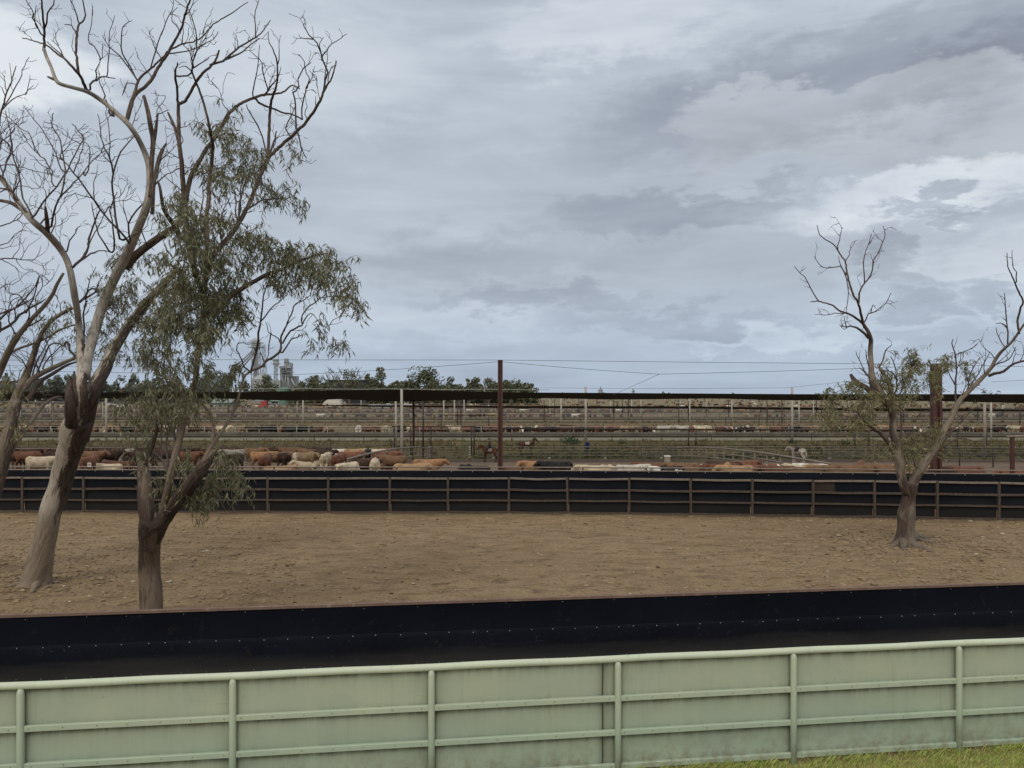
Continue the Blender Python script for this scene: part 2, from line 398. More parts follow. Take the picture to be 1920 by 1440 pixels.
# ---------------------------------------------------------------- green panel fence in front
def paint_mat(name, c_top, c_low):
    m = bpy.data.materials.new(name); m.use_nodes = True; t = m.node_tree; b = NB(t); pr = t.nodes['Principled BSDF']
    pr.inputs['Roughness'].default_value = .55; pr.inputs['Specular IOR Level'].default_value = .35
    tcn = b.n('ShaderNodeTexCoord'); o = tcn.outputs['Object']
    mp = b.n('ShaderNodeMapping'); t.links.new(o, mp.inputs[0]); mp.inputs['Scale'].default_value = (7, 7, .5)
    col = b.mix(b.ramp(b.noise(o, 1.4, 6, .6), [(.32, 0.0), (.68, 1.0)]), c_top, c_low)
    spf = b.n('ShaderNodeSeparateXYZ'); t.links.new(o, spf.inputs[0])
    col = b.mix(b.smooth(spf.outputs['Z'], 1.15, .35), col, b.mix(1.0, col, (.89, .955, .98), 'MULTIPLY'))     # the foot of the sheets is less sun faded
    col = b.mix(b.ramp(b.noise(mp.outputs[0], 1.6, 7, .6), [(.58, 0.0), (.80, .5)]), col, (.25, .285, .195))
    col = b.mix(b.ramp(b.noise(o, 6, 8, .65), [(.60, 0.0), (.74, .45)]), col, (.28, .31, .225))
    col = b.mix(b.ramp(b.noise(o, 34, 3, .6), [(.72, 0.0), (.76, .7)]), col, (.20, .20, .14))
    col = b.mix(b.ramp(b.noise(o, 13, 6, .7, .8), [(.69, 0.0), (.73, .75)]), col, (.17, .12, .07))      # rust specks
    ms = b.n('ShaderNodeMapping'); t.links.new(o, ms.inputs[0]); ms.inputs['Scale'].default_value = (1.2, 1.2, 9); ms.inputs['Rotation'].default_value = (0, .5, 0)
    col = b.mix(b.ramp(b.noise(ms.outputs[0], 4, 4, .55, 1.5), [(.70, 0.0), (.715, .55)]), col, (.26, .27, .19))   # scrapes
    spz = b.n('ShaderNodeSeparateXYZ'); t.links.new(o, spz.inputs[0])
    mud = b.m('MULTIPLY', b.smooth(spz.outputs['Z'], .55, .08), b.ramp(b.noise(o, 7, 7, .7), [(.42, 0.0), (.66, .8)]))
    col = b.mix(mud, col, (.19, .165, .11))                      # mud splashed up from the ground
    at = b.n('ShaderNodeAttribute', attribute_name='wear_shade')     # edge grime plus shade painted in under the pipe and rails
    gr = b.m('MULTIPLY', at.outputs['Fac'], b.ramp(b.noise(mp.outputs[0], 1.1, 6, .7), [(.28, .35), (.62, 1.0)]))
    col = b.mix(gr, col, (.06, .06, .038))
    t.links.new(col, pr.inputs['Base Color'])
    bp = b.n('ShaderNodeBump'); bp.inputs['Strength'].default_value = .28; bp.inputs['Distance'].default_value = .02
    b.put(bp.inputs['Height'], b.noise(o, 2.2, 3)); t.links.new(bp.outputs[0], pr.inputs['Normal'])
    return m
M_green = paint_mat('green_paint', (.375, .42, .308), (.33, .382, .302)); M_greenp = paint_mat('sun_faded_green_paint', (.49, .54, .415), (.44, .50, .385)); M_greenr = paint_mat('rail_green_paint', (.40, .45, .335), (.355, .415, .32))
M_bolt = pm('dull_bolt', (.34, .36, .27), (.16, .14, .10), 20, .6)
fdir = Vector((1, FENCE_K, 0)).normalized(); fn = Vector((fdir.y, -fdir.x, 0))    # fn points at the viewer
gf = empty('green_fence', (0, FENCE_A, 0), 'pale green steel panel fence with a round top pipe, nearest the viewer', 'fence')
post_x = [-5.36 + 2.21 * k for k in range(-2, 8)]
def fp(x, z, off=0.0): return Vector((x, fence_y(x), z)) + fn * off
xa, xb = post_x[0] - .5, post_x[-1] + .5
MB().tube([fp(xa + (xb - xa) * k / 40, 1.41 + .004 * math.sin(k * 1.7), .0) for k in range(41)], .041, 14).build('top_pipe', M_greenp, gf, True)
for x in post_x:
    mb = MB(); mb.tube([fp(x, -.25, .022), fp(x, .6, .022), fp(x, 1.33, .022), fp(x, 1.362, .018), fp(x, 1.385, .008)], [.040, .040, .040, .034, .016], 14)
    mb.build('post', M_greenr, gf, True)
def panel(mb, x0, x1, z0, z1, bow):
    nx, nz = 40, 22; base = len(mb.v)
    for j in range(nz + 1):
        for i in range(nx + 1):
            u = i / nx; v = j / nz
            # finer spacing near edges to carry the grime and the painted shade under pipe and rails
            u = .5 - .5 * math.cos(math.pi * u) if True else u; v = .5 - .5 * math.cos(math.pi * v)
            x = x0 + (x1 - x0) * u; z = z0 + (z1 - z0) * v
            bw = bow * math.sin(math.pi * u) * math.sin(math.pi * v) + .008 * noise.noise((x * 1.3, z * 2, 3))
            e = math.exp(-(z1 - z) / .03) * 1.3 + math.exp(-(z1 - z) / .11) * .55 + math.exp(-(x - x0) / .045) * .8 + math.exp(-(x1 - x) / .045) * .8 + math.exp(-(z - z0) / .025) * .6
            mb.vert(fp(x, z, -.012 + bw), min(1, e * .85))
    for j in range(nz):
        for i in range(nx):
            a = base + j * (nx + 1) + i; mb.face((a, a + 1, a + nx + 2, a + nx + 1))
RZ = (.94, .53, .125)
for x0, x1 in zip(post_x, post_x[1:]):
    mb = MB()
    seam = abs(x0 + .89) < .1
    zs = [(.97, 1.375), (.56, .905), (.155, .495)]
    for (z0, z1) in zs:
        if seam:
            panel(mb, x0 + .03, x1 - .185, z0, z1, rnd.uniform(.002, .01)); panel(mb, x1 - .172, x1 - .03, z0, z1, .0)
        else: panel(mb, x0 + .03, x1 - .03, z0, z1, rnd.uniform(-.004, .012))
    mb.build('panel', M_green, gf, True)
    if seam:
        MB().bar(fp(x1 - .178, .15, -.03), fp(x1 - .178, 1.38, -.03), .03, .02, (0, 1, 0)).build('seam_gap', M_dark, gf)
    for rz in RZ:
        mb = MB(); zz = rz
        c0, c1 = x0 + .038, x1 - .038
        hh = .033
        # flat bar with softly broken front edges
        pr_ = [(-.016, -hh), (.022, -hh), (.028, -hh + .006), (.028, hh - .006), (.022, hh), (-.016, hh)]
        mb.loft([[fp(xx, zz + q, p + .004) for p, q in pr_] for xx in (c0, (c0 * 2 + c1) / 3, (c0 + 2 * c1) / 3, c1)])
        bb = mb; bb.cur = 1; nb = 7
        for k in range(nb):
            xx = c0 + .06 + (c1 - c0 - .12) * (k + rnd.uniform(-.06, .06)) / (nb - 1)
            bb.ball(fp(xx, zz + .004, .034), (.0085, .006, .0085), 8, 4)
        mb.build('rail', [M_greenr, M_bolt], gf)
# dirty weld shadow lines
# ---------------------------------------------------------------- black belt fence along the lane
def belt_mat(name, blue, dust, dust_h):
    m = bpy.data.materials.new(name); m.use_nodes = True; t = m.node_tree; b = NB(t); pr = t.nodes['Principled BSDF']
    pr.inputs['Roughness'].default_value = .72; pr.inputs['Specular IOR Level'].default_value = .10
    tcn = b.n('ShaderNodeTexCoord'); o = tcn.outputs['Object']
    sp = b.n('ShaderNodeSeparateXYZ'); t.links.new(o, sp.inputs[0])
    mp = b.n('ShaderNodeMapping'); t.links.new(o, mp.inputs[0]); mp.inputs['Scale'].default_value = (.35, .35, 3)
    smear = b.noise(mp.outputs[0], 1.5, 7, .62); n2 = b.noise(o, 5, 7, .68, .4); n3 = b.noise(o, 14, 6, .7, 1.2)
    col = b.mix(b.ramp(b.noise(o, .8, 4), [(.35, 0.0), (.7, 1.0)]), blue, tuple(x * .6 for x in blue))
    d = b.m('ADD', b.smooth(sp.outputs['Z'], dust_h[1], dust_h[0]), b.m('MULTIPLY', b.m('SUBTRACT', smear, .5), .9))
    col = b.mix(b.m('MULTIPLY', b.ramp(d, [(.25, 0.0), (.9, 1.0)]), .8), col, dust)
    col = b.mix(b.ramp(n2, [(.60, 0.0), (.78, .30)]), col, tuple(x * 1.4 for x in dust))
    col = b.mix(b.ramp(n3, [(.66, 0.0), (.74, .5)]), col, tuple(x * 2.2 for x in dust))
    scuff = b.noise(o, 21, 4, .6, 2.5); zone = b.m('MULTIPLY', b.smooth(sp.outputs['Z'], .7, .95), b.smooth(sp.outputs['Z'], 1.4, 1.15))
    col = b.mix(b.m('MULTIPLY', zone, b.ramp(scuff, [(.64, 0.0), (.72, .45)])), col, tuple(x * 1.9 for x in dust))
    t.links.new(col, pr.inputs['Base Color'])
    bp = b.n('ShaderNodeBump'); bp.inputs['Strength'].default_value = .25; bp.inputs['Distance'].default_value = .03
    b.put(bp.inputs['Height'], b.m('ADD', b.noise(o, 1.3, 3), b.m('MULTIPLY', n2, .2))); t.links.new(bp.outputs[0], pr.inputs['Normal'])
    return m
M_belt = belt_mat('black_rubber_belt', (.0050, .0066, .0130), (.048, .045, .041), (.62, 1.16))
M_white = pm('bright_zinc', (.55, .57, .6), (.4, .42, .45), 20, .35, metal=.3)
BA, BK = 11.19, .1206
by = lambda x: BA + BK * x
bn = Vector((BK, -1, 0)).normalized()
def bp_(x, z, off=0.0): return Vector((x, by(x), z)) + bn * off
bf = empty('belt_fence', (0, BA, 0), 'long black rubber belt fence with rusty top edge behind the green fence', 'fence')
NX = 90; bx0, bx1 = -16, 19
def wave(x, z): return .018 * noise.noise((x * .6, z * 1.2, 1)) + .007 * noise.noise((x * 2.3, z * 3, 4))
def sheet(mb, zs, offs, thick=.012):
    base = len(mb.v); nz = len(zs)
    for x in [bx0 + (bx1 - bx0) * i / NX for i in range(NX + 1)]:
        for z, o in zip(zs, offs): mb.vert(bp_(x, z, o + wave(x, z)))
    for i in range(NX):
        for j in range(nz - 1):
            a = base + i * nz + j; mb.face((a, a + nz, a + nz + 1, a + 1))
mb = MB(); sheet(mb, [.95, 1.05, 1.15, 1.25, 1.35, 1.45, 1.56, 1.585], [.045, .03, .012, .004, .0, .006, .02, .024])
upper = mb
mb = MB(); sheet(mb, [.02, .25, .5, .7, .85, 1.0, 1.12, 1.175, 1.19], [.05, .07, .085, .085, .08, .068, .052, .044, .034])
lower = mb
MB().bar(bp_(bx0, 1.60, 0), bp_(bx1, 1.60, 0), .075, .035).build('top_rail', pm('rusty_flat_rail', (.19, .125, .095), (.13, .08, .06), 7, .7, .15, 40, c3=(.26, .19, .15), s3=11), bf)
for k in range(16):
    x = bx0 + .7 + k * 2.25
    MB().tube([bp_(x, -.3, -.06), bp_(x, 1.58, -.06)], .045, 10).build('post', M_rust, bf, True)
def bolt_row(z, step, off, size):
    bb = MB(); x = bx0 + .2; k = 0
    while x < bx1:
        bb.ball(bp_(x, z + rnd.uniform(-.006, .006), off + wave(x, z) + .004), (size, size * .7, size), 8, 4)
        k += 1; x += step * (.62 if k % 7 == 0 else 1) * rnd.uniform(.93, 1.07)
    return bb
lower.absorb(bolt_row(1.165, .33, .048, .0066), 1).absorb(bolt_row(.76, .33, .085, .006), 2).build('lower_belt', [M_belt, M_white, M_bolt], bf, True)
upper.absorb(bolt_row(1.55, .8, .02, .006), 1).build('upper_belt', [M_belt, M_bolt], bf, True)

# ---------------------------------------------------------------- far paddock fence and belt fence behind it
MID = [(-34, 32.9), (-21.7, 32.6), (0, 32.15), (4.9, 31.85), (12.2, 31.0), (19.6, 30.0), (31, 28.4)]
def on_line(pts, x):
    for (a, ya), (b, yb) in zip(pts, pts[1:]):
        if x <= b or (b, yb) == pts[-1]:
            t = (x - a) / (b - a); t2 = t
            return ya + (yb - ya) * t2
mid_y = lambda x: on_line(MID, x)
M_belt2 = belt_mat('old_rubber_belt', (.0085, .0105, .0165), (.022, .021, .0205), (-.4, 1.0))
M_belt3 = pm('browned_rubber', (.035, .026, .021), (.022, .018, .016), 2, .8)
mf = empty('rail_fence', (0, 32.15, g(32.15)), 'brown four rail steel fence lined with black rubber, far side of the paddock', 'fence')
pxs = [-190, -72, 42, 157, 273, 388, 502, 616, 731, 840, 954, 1065, 1180, 1296, 1410, 1524, 1640, 1757, 1873, 1990, 2106]
def x_on(px, fy):
    x = (px - 960) / F * 32
    for _ in range(20): x = (px - 960) / F * fy(x)
    return x
mx = [x_on(p, mid_y) for p in pxs]
M_foot = pm('dusty_concrete', (.21, .165, .12), (.15, .115, .08), 8, .95, .3, 30)
for x in mx:
    y = mid_y(x); z = g(y)
    MB().bar((x, y, z - .3), (x + rnd.gauss(0, .018), y + rnd.gauss(0, .02), z + 1.53 + rnd.uniform(-.01, .03)), .085, .085, (0, 1, 0)).build('post', M_rail, mf)
    mb = MB(); mb.ball((x, y - .02, z), (.17, .15, .04), 10, 5, .25, x); mb.build('footing', M_foot, mf, True)
for a, b in zip(mx, mx[1:]):
    ya, yb = mid_y(a), mid_y(b); za, zb = g(ya), g(yb)
    for hgt, thick in ((1.50, .075), (1.03, .085), (.58, .07), (.10, .06)):
        j0, j1, jm = rnd.gauss(0, .008), rnd.gauss(0, .008), rnd.gauss(-.008, .012); mmx = ((a + b) / 2, (ya + yb) / 2, (za + zb) / 2 + hgt + jm)
        MB().bar((a + .045, ya - .0, za + hgt + j0), mmx, .05, thick).bar(mmx, (b - .045, yb - .0, zb + hgt + j1), .05, thick).build('rail', M_railp if hgt == 1.5 else M_rail, mf)
    mb = MB(); nx = 8; nz = 6
    for j in range(nz + 1):
        for i in range(nx + 1):
            t = i / nx; v = j / nz
            x = a + .05 + (b - a - .1) * t
            mb.vert((x, ya + (yb - ya) * t + .07 + .02 * noise.noise((x * 1.2, v * 3, 2)), za + (zb - za) * t + .05 + 1.42 * v))
    for j in range(nz):
        for i in range(nx):
            k = j * (nx + 1) + i; mb.face((k, k + 1, k + nx + 2, k + nx + 1))
    mb.build('belt_panel', M_belt2, mf, True)
pa, pb = x_on(1528, mid_y), x_on(1566, mid_y)
mb = MB(); mb.bar((pa, mid_y(pa) + .045, g(31) + 1.22), (pb, mid_y(pb) + .045, g(31) + 1.22), .008, .36); tag(mb.build('patch', M_belt3, mf), 'brown rubber patch on the black lining')

FAR = [(x, y + 3.7) for x, y in MID]; far_y = lambda x: on_line(FAR, x)
sf = empty('belt_fence', (0, 35.85, g(35.85)), 'black belt fence topped by two thin pale pipes, in front of the cattle', 'fence')
xs = [-38 + 76 * k / 120 for k in range(121)]
mb = MB()
for x in xs:
    y = far_y(min(x, 31)); z0 = g(y)
    for v in range(6): mb.vert((x, y - .03 + .02 * noise.noise((x, v * .6, 7)), z0 + .05 + 1.53 * v / 5))
for i in range(120):
    for j in range(5):
        k = i * 6 + j; mb.face((k, k + 6, k + 7, k + 1))
belt = mb
for hgt, rr, off in ((1.605, .028, 0), (1.745, .030, .09)):
    MB().tube([(x, far_y(min(x, 31)) + off, g(far_y(min(x, 31))) + hgt) for x in xs[::6]], rr, 8).build('pipe', M_railp, sf, True)
for k in range(26):
    x = -37.3 + k * 2.9
    y = far_y(min(x, 31)); z0 = g(y)
    MB().tube([(x, y + .06, z0 - .3), (x, y + .06, z0 + 1.74)], .04, 8).build('post', M_rust, sf, True)
bb = MB(); x = -37
while x < 37:
    y = far_y(min(x, 31)); bb.ball((x, y - .05, g(y) + 1.55), (.018, .012, .03), 6, 4); x += rnd.uniform(.9, 1.5)
belt.absorb(bb).build('belt', [M_belt2, M_galv], sf, True)

# stray post with a pipe leading off at the right, and the number plate on the belt fence
gp = empty('gate_post', (22.2, 34.0, g(34)), 'dark rusty gate post carrying a pale pipe at the right edge of the pens', 'post')
q = P(1898, 820, 34.0)
MB().bar((q.x, 34, g(34) - .3), (q.x, 34, q.z), .14, .14, (0, 1, 0)).build('post', M_pole, gp)
MB().tube([(q.x - .25, 34, q.z + .03), (q.x + .9, 33.8, q.z + .08), (q.x + 4, 33.0, q.z + .1)], .055, 8).build('pipe', M_railp, gp, True)
# ---------------------------------------------------------------- trees
M_leaf = leaf_mat('eucalypt_leaf', (.068, .072, .030), (.122, .122, .058), (.19, .18, .10))
M_leafy = leaf_mat('yellowish_eucalypt_leaf', (.095, .10, .036), (.165, .16, .066), (.24, .215, .11))
M_barkA = bark('peeled_pale_bark', (.42, .38, .325), (.29, .25, .205), (.026, .019, .015), (.33, .28, .22), rub=(1.6, (.22, .168, .12), .8))
M_barkB = bark('brown_eucalypt_bark', (.165, .127, .096), (.105, .078, .059), (.024, .017, .0135), (.18, .13, .10))
M_barkC = bark('grey_eucalypt_bark', (.215, .178, .14), (.14, .113, .088), (.030, .022, .018), (.185, .145, .11))
M_twig = pm('dead_twig', (.085, .065, .058), (.055, .042, .038), 6, .85)
M_twigp = pm('pale_twig', (.22, .18, .15), (.15, .12, .10), 6, .85)

def catmull(pts, sub):
    out = []
    n = len(pts)
    for i in range(n - 1):
        p0, p1, p2, p3 = pts[max(i - 1, 0)], pts[i], pts[i + 1], pts[min(i + 2, n - 1)]
        for k in range(sub):
            t = k / sub
            out.append(tuple(.5 * ((2*b) + (-a + c) * t + (2*a - 5*b + 4*c - d) * t*t + (-a + 3*b - 3*c + d) * t**3) for a, b, c, d in zip(p0, p1, p2, p3)))
    out.append(tuple(pts[-1])); return out
def roots(mb, base_px, d0, specs, seed):
    # surface roots lying on the dirt; specs: (px, py, radius m) along each root
    for pts in specs:
        q = []
        for k, (px, py, r_) in enumerate(pts):
            d = solve(lambda v: (H - g(v)) * F / v, 8, 60, py - HOR); z = g(d) + r_ * .25 + (.16 if k == 0 else 0)
            q.append((*Vector(((px - 960) / F * d, d, z)), r_))
        q = catmull(q, 4); mb.tube([v[:3] for v in q], [v[3] for v in q], 9, True, .22, lambda k, o, p: .15, seed)
class Tree:
    def __init__(s, d, seed, base_py, amp=1.0):
        s.d, s.seed, s.amp, s.base = d, seed, amp, base_py
        s.dens = 1.9; s.ws = .86; s.side = True; s.cent = []; s.r = random.Random(seed); s.twigs = MB(); s.ends = []
    def dep(s, px, py):
        h = max(0, (s.base - py)) / 400.0
        f = min(1.0, h) * s.amp
        return s.d + f * (1.1 * math.sin(px / 57 + s.seed) + .9 * math.sin(py / 71 + s.seed * 2.1) + .5 * math.sin((px + py) / 33 + s.seed))
    def pt(s, px, py): return P(px, py, s.dep(px, py))
    def limb(s, mb, pts, n=10, sub=4, bump=.0, wear_shade=None, jit=0.0, wscale=1.0):
        """pts: (px, py, width px)"""
        if mb is s.twigs and s.cent:      # a twig starts on the limb it grows from
            q = min(s.cent, key=lambda c: (c[0] - pts[0][0]) ** 2 + (c[1] - pts[0][1]) ** 2)
            if 2 < math.hypot(q[0] - pts[0][0], q[1] - pts[0][1]) < 30: pts = [(q[0], q[1]) + tuple(pts[0][2:])] + list(pts)
        lw = pts[0][2] if len(pts[0]) > 2 else 3
        last = lw; m = len(pts)
        ws = [p[2] if len(p) > 2 else None for p in pts]
        known = [i for i, q in enumerate(ws) if q is not None]
        if not known: ws = [3 - 1.8 * i / (m - 1) for i in range(m)]
        else:
            for i in range(m):
                if ws[i] is None:
                    a = max([k for k in known if k < i], default=None); b = min([k for k in known if k > i], default=None)
                    if b is None: ws[i] = max(1.0, ws[a] * (1 - .55 * (i - a) / max(1, m - 1 - a)))
                    elif a is None: ws[i] = ws[b]
                    else: ws[i] = ws[a] + (ws[b] - ws[a]) * (i - a) / (b - a)
        pp = catmull([(p[0], p[1], q) for p, q in zip(pts, ws)], sub)
        P3 = []; rr = []
        for k, (x, y, q) in enumerate(pp):
            if jit and 0 < k < len(pp) - 1: x += s.r.gauss(0, jit); y += s.r.gauss(0, jit)
            s.cent.append((x, y)); d = s.dep(x, y); P3.append(P(x, y, d)); rr.append(max(.0045, .5 * q * wscale * (s.ws if q < 24 else .95) * d / F))
        mb.tube(P3, rr, n, True, bump, wear_shade, s.seed)
        if mb is s.twigs and s.side:      # short side twigs
            acc = 0
            for k in range(2, len(pp) - 1):
                acc += math.hypot(pp[k][0] - pp[k-1][0], pp[k][1] - pp[k-1][1])
                if acc > s.r.uniform(9, 24):
                    acc = 0; a = math.atan2(-(pp[k+1][1] - pp[k][1]), pp[k+1][0] - pp[k][0]) + s.r.choice((-1, 1)) * s.r.uniform(.4, 1.1)
                    s.twig(pp[k][0], pp[k][1], a, s.r.uniform(7, 26), 1.25, 1, .3)
    def twig(s, px, py, ang, length, wpx, lvl=0, up=.25):
        """bare wandering twig grown in the picture plane of the trunk with depth of its own"""
        r = s.r; pts = []; n = max(4, int(length / 7)); a = ang
        if lvl == 0 and s.cent: px, py = min(s.cent, key=lambda c: (c[0] - px) ** 2 + (c[1] - py) ** 2)
        x, y = px, py
        d = s.dep(px, py); dd = 0.0; dv = r.uniform(-.5, .5)
        forks = []
        for k in range(n + 1):
            pts.append((x, y, d + dd, wpx * (1 - .72 * k / n)))
            a += r.gauss(0, .36); a += (math.pi / 2 - a) * up * .16
            st = length / n
            x += math.cos(a) * st; y -= math.sin(a) * st; dd += dv * st * d / F
            if lvl < 2 and k > 0 and r.random() < (.34 if lvl == 0 else .22): forks.append((x, y, a + r.choice((-1, 1)) * r.uniform(.35, .95), length * (1 - k / n) * r.uniform(.5, .95) + 8, max(1.1, wpx * (1 - .72 * k / n) * .72)))
        s.twigs.tube([P(p[0], p[1], p[2]) for p in pts], [max(.0045, .5 * p[3] * p[2] / F) for p in pts], 5 if lvl else 6, False)
        for f in forks: s.twig(*f, lvl=lvl + 1, up=up)
    def foliage(s, mb, cx, cy, rx, ry, count, leaf=(.10, .19), wid=.013, spread=1.5, hang=1.0):
        """drooping sprigs of narrow leaves scattered through a clump"""
        r = s.r; nspr = max(2, int(count * s.dens / 9))
        bunch = [(cx + rx * .85 * math.sqrt(q) * math.cos(t), cy + ry * .85 * math.sqrt(q) * math.sin(t), r.gauss(0, .33) * spread) for q, t in [(r.random(), r.uniform(0, 6.28)) for _ in range(max(2, int(rx * ry / 170)))]]
        for _ in range(nspr):
            while True:
                u, v = r.uniform(-1, 1), r.uniform(-1, 1)
                if u * u + v * v < 1: break
            bc = bunch[r.randrange(len(bunch))] if r.random() < .72 else None
            px, py = (cx + u * rx, cy + v * ry) if bc is None else (bc[0] + r.gauss(0, 9), bc[1] + r.gauss(0, 9))
            d = s.dep(cx, cy) + (bc[2] if bc else r.gauss(0, .33) * spread) + r.gauss(0, .08)
            o = P(px, py, d)
            if noise.noise((o.x * 2.1 + s.seed, o.y * 1.3, o.z * 2.1)) < -.16: continue     # gaps between the sprays
            stem = Vector((r.gauss(0, .7), r.gauss(0, .7), -.55 * hang + r.gauss(0, .45))).normalized()
            L = r.uniform(.18, .42); k = r.randint(6, 12)
            tip = o + stem * L + Vector((0, 0, -.10 * hang))
            s.stems.tube([o, o + stem * L * .55, tip], [.004, .003, .002], 3, False)
            for q in range(k):
                t = (q + r.random()) / k; b = o + stem * L * t + Vector((0, 0, -.10 * t * t * hang))
                dr = Vector((r.gauss(0, .55), r.gauss(0, .55), -.85 * hang + r.gauss(0, .38))).normalized()
                ln = r.uniform(*leaf); sd = dr.cross(Vector((r.gauss(0, 1), r.gauss(0, 1), r.gauss(0, .5)))).normalized() * wid * r.uniform(.7, 1.3)
                bend = Vector((r.gauss(0, .02), r.gauss(0, .02), -.02))
                i = len(mb.v)
                for p in (b, b + dr * ln * .38 + sd, b + dr * ln + bend, b + dr * ln * .38 - sd): mb.vert(p)
                mb.face((i, i + 1, i + 2, i + 3))

# ---- tree 1: tall leaning pale gum at the left
T1 = Tree(18.95, 3, 1095); T1.stems = MB()
e1 = empty('eucalyptus_tree', gx(68, 18.95), 'tall leaning gum with peeled pale trunk and mostly bare branches at the left', 'tree', 'old eucalyptus trees in the bare paddock')
def wear1(k, o, p):
    # rough dark bark runs up the right side of the trunk, smooth pale wood on the left
    zr = p.z
    a = o.x * 1.25 - .12 + (.12 if zr > 3.3 else .0) - 1.3 * max(0, min(1, (2.6 - zr) / 1.3)) + .35 * noise.noise((p.x * 3, p.y * 3, p.z * 1.2))
    return max(0, min(1, .5 + a * .75))
mb = MB()
T1.limb(mb, [(66,1101,74),(68,1088,58),(71,1074,50),(77,1050,45),(84,1015,41),(93,970,39),(105,930,41),(117,895,42),(126,860,43),(135,830,48),(143,805,54),(150,785,50)], 22, 4, .11, wear1)
tr1 = None
T1.limb(mb, [(143,815,38),(148,785,34),(150,760,30),(152,735,25),(154,700,20),(152,665,18),(151,640,16)], 16, 4, .08, lambda k, o, p: max(0, min(1, .32 + .5 * o.x)))
T1.limb(mb, [(148,820,40),(158,785,38),(168,755,31),(180,722,28),(196,692,25),(208,664,23),(228,630,21),(250,598,19),(280,562,18),(300,540,16),(325,512,14)], 16, 4, .10, lambda k, o, p: max(0, min(1, .47 + .45 * o.x)))
T1.limb(mb, [(133,795,24),(131,765,22),(130,735,17),(131,712,11)], 12, 3, .2, lambda k, o, p: .9)       # snapped hollow stub
T1.limb(mb, [(140,760,14),(141,735,11),(140,712,9),(139,697,4)], 8, 3, .2, lambda k, o, p: 1)
roots(mb, 68, 18.95, ([(64,1092,.15),(48,1095,.10),(30,1098,.06),(6,1101,.03)], [(70,1094,.14),(66,1101,.10),(60,1111,.05)], [(80,1092,.14),(93,1092,.09),(108,1093,.04)], [(60,1090,.12),(46,1086,.07),(34,1083,.03)]), 3)
mb.build('trunk', M_barkA, e1, True)
mb = MB(); w0 = lambda k, o, p: .12
T1.limb(mb, [(151,650,17),(149,620,14),(146,590,14),(141,560,14),(136,530,14),(131,505,13),(124,485,13),(112,465,14),(97,447,15),(82,432,14),(62,415,13),(45,395,12),(25,366,11),(5,338,10),(-22,310,9),(-60,270,7)], 12, 4, .06, w0)
T1.limb(mb, [(158,705,24),(165,668,21),(178,620,21),(193,570,20),(213,525,20),(232,488,19),(248,455,18),(262,420,17),(274,390,16),(280,360,15),(281,335,14),(279,310,13),(271,285,12),(259,260,11),(247,241,11),(236,228,11),(215,209,10),(192,190,9),(166,173,9),(140,165,8),(115,158,8),(105,150,8),(96,126,7),(87,106,7),(82,90,6)], 14, 4, .06, w0)
mb.build('limb', bark('pale_grey_bark', (.37, .34, .295), (.25, .22, .19), (.04, .03, .025), (.26, .23, .2)), e1, True)
mb = MB(); wd = lambda k, o, p: .55
T1.limb(mb, [(232,500,24),(255,478,18),(278,460,16),(300,444,15),(318,432,13),(338,418,10)], 10, 4, .1, wd)
T1.limb(mb, [(283,370,12),(283,330,11),(285,295,10),(287,265,10),(283,240,10),(278,212,9),(273,192,8),(270,180,6)], 10, 4, .12, wd)
T1.limb(mb, [(284,290,8),(290,258,8),(293,235,7),(296,214,4)], 8, 3, .12, wd)
T1.limb(mb, [(286,400,9),(288,350,8),(292,325,9),(298,300,9),(304,282,7),(312,268,3)], 8, 3, .15, wd)
T1.limb(mb, [(340,450,13),(328,425,12),(316,408,10),(307,392,8),(303,372,7),(300,352,6),(296,340,4)], 8, 4, .1, lambda k, o, p: .95)
T1.limb(mb, [(90,436,9),(88,412,9),(85,388,5)], 8, 2, .15, wd)
T1.limb(mb, [(44,396,9),(22,381,8),(0,376,7),(-40,370,6)], 8, 3, .05, wd)
T1.limb(mb, [(165,172,7),(158,160,7),(150,142,6),(135,125,5.5),(118,108,5),(100,95,4),(90,86,3.5),(75,81,3),(60,76,2.5),(41,71,2)], 8, 4, .05, wd, .4)
T1.limb(mb, [(148,140,6),(145,120,5.5),(143,95,5),(144,66,5),(148,47,4),(155,40,3.5),(160,29,3),(157,10,2.5),(153,-10,2)], 8, 4, .05, wd, .4)
T1.limb(mb, [(237,231,9),(244,200,8.5),(252,180,8),(262,170,7.5),(272,163,7),(285,148,7),(293,133,6.5),(302,118,6),(313,104,6),(321,88,5.5),(331,70,5),(341,52,5),(347,28,4.5),(352,12,4),(362,-14,3)], 9, 4, .05, wd, .4)
T1.limb(mb, [(240,222,7),(246,198,6.5),(252,175,6),(258,155,5.5),(266,143,5),(284,128,4.5),(300,112,4),(318,95,4),(340,83,3.5),(362,78,3),(380,69,3),(400,46,2.5),(420,33,2.5),(446,17,2),(465,4,1.5)], 8, 4, .0, wd, .6)
T1.limb(mb, [(82,95,6),(83,72,5),(83,50,4.5),(80,22,4),(77,-12,3)], 8, 4, .0, wd, .6)
T1.limb(mb, [(107,151,6),(99,148,6),(90,144,4)], 8, 3, .1, wd)
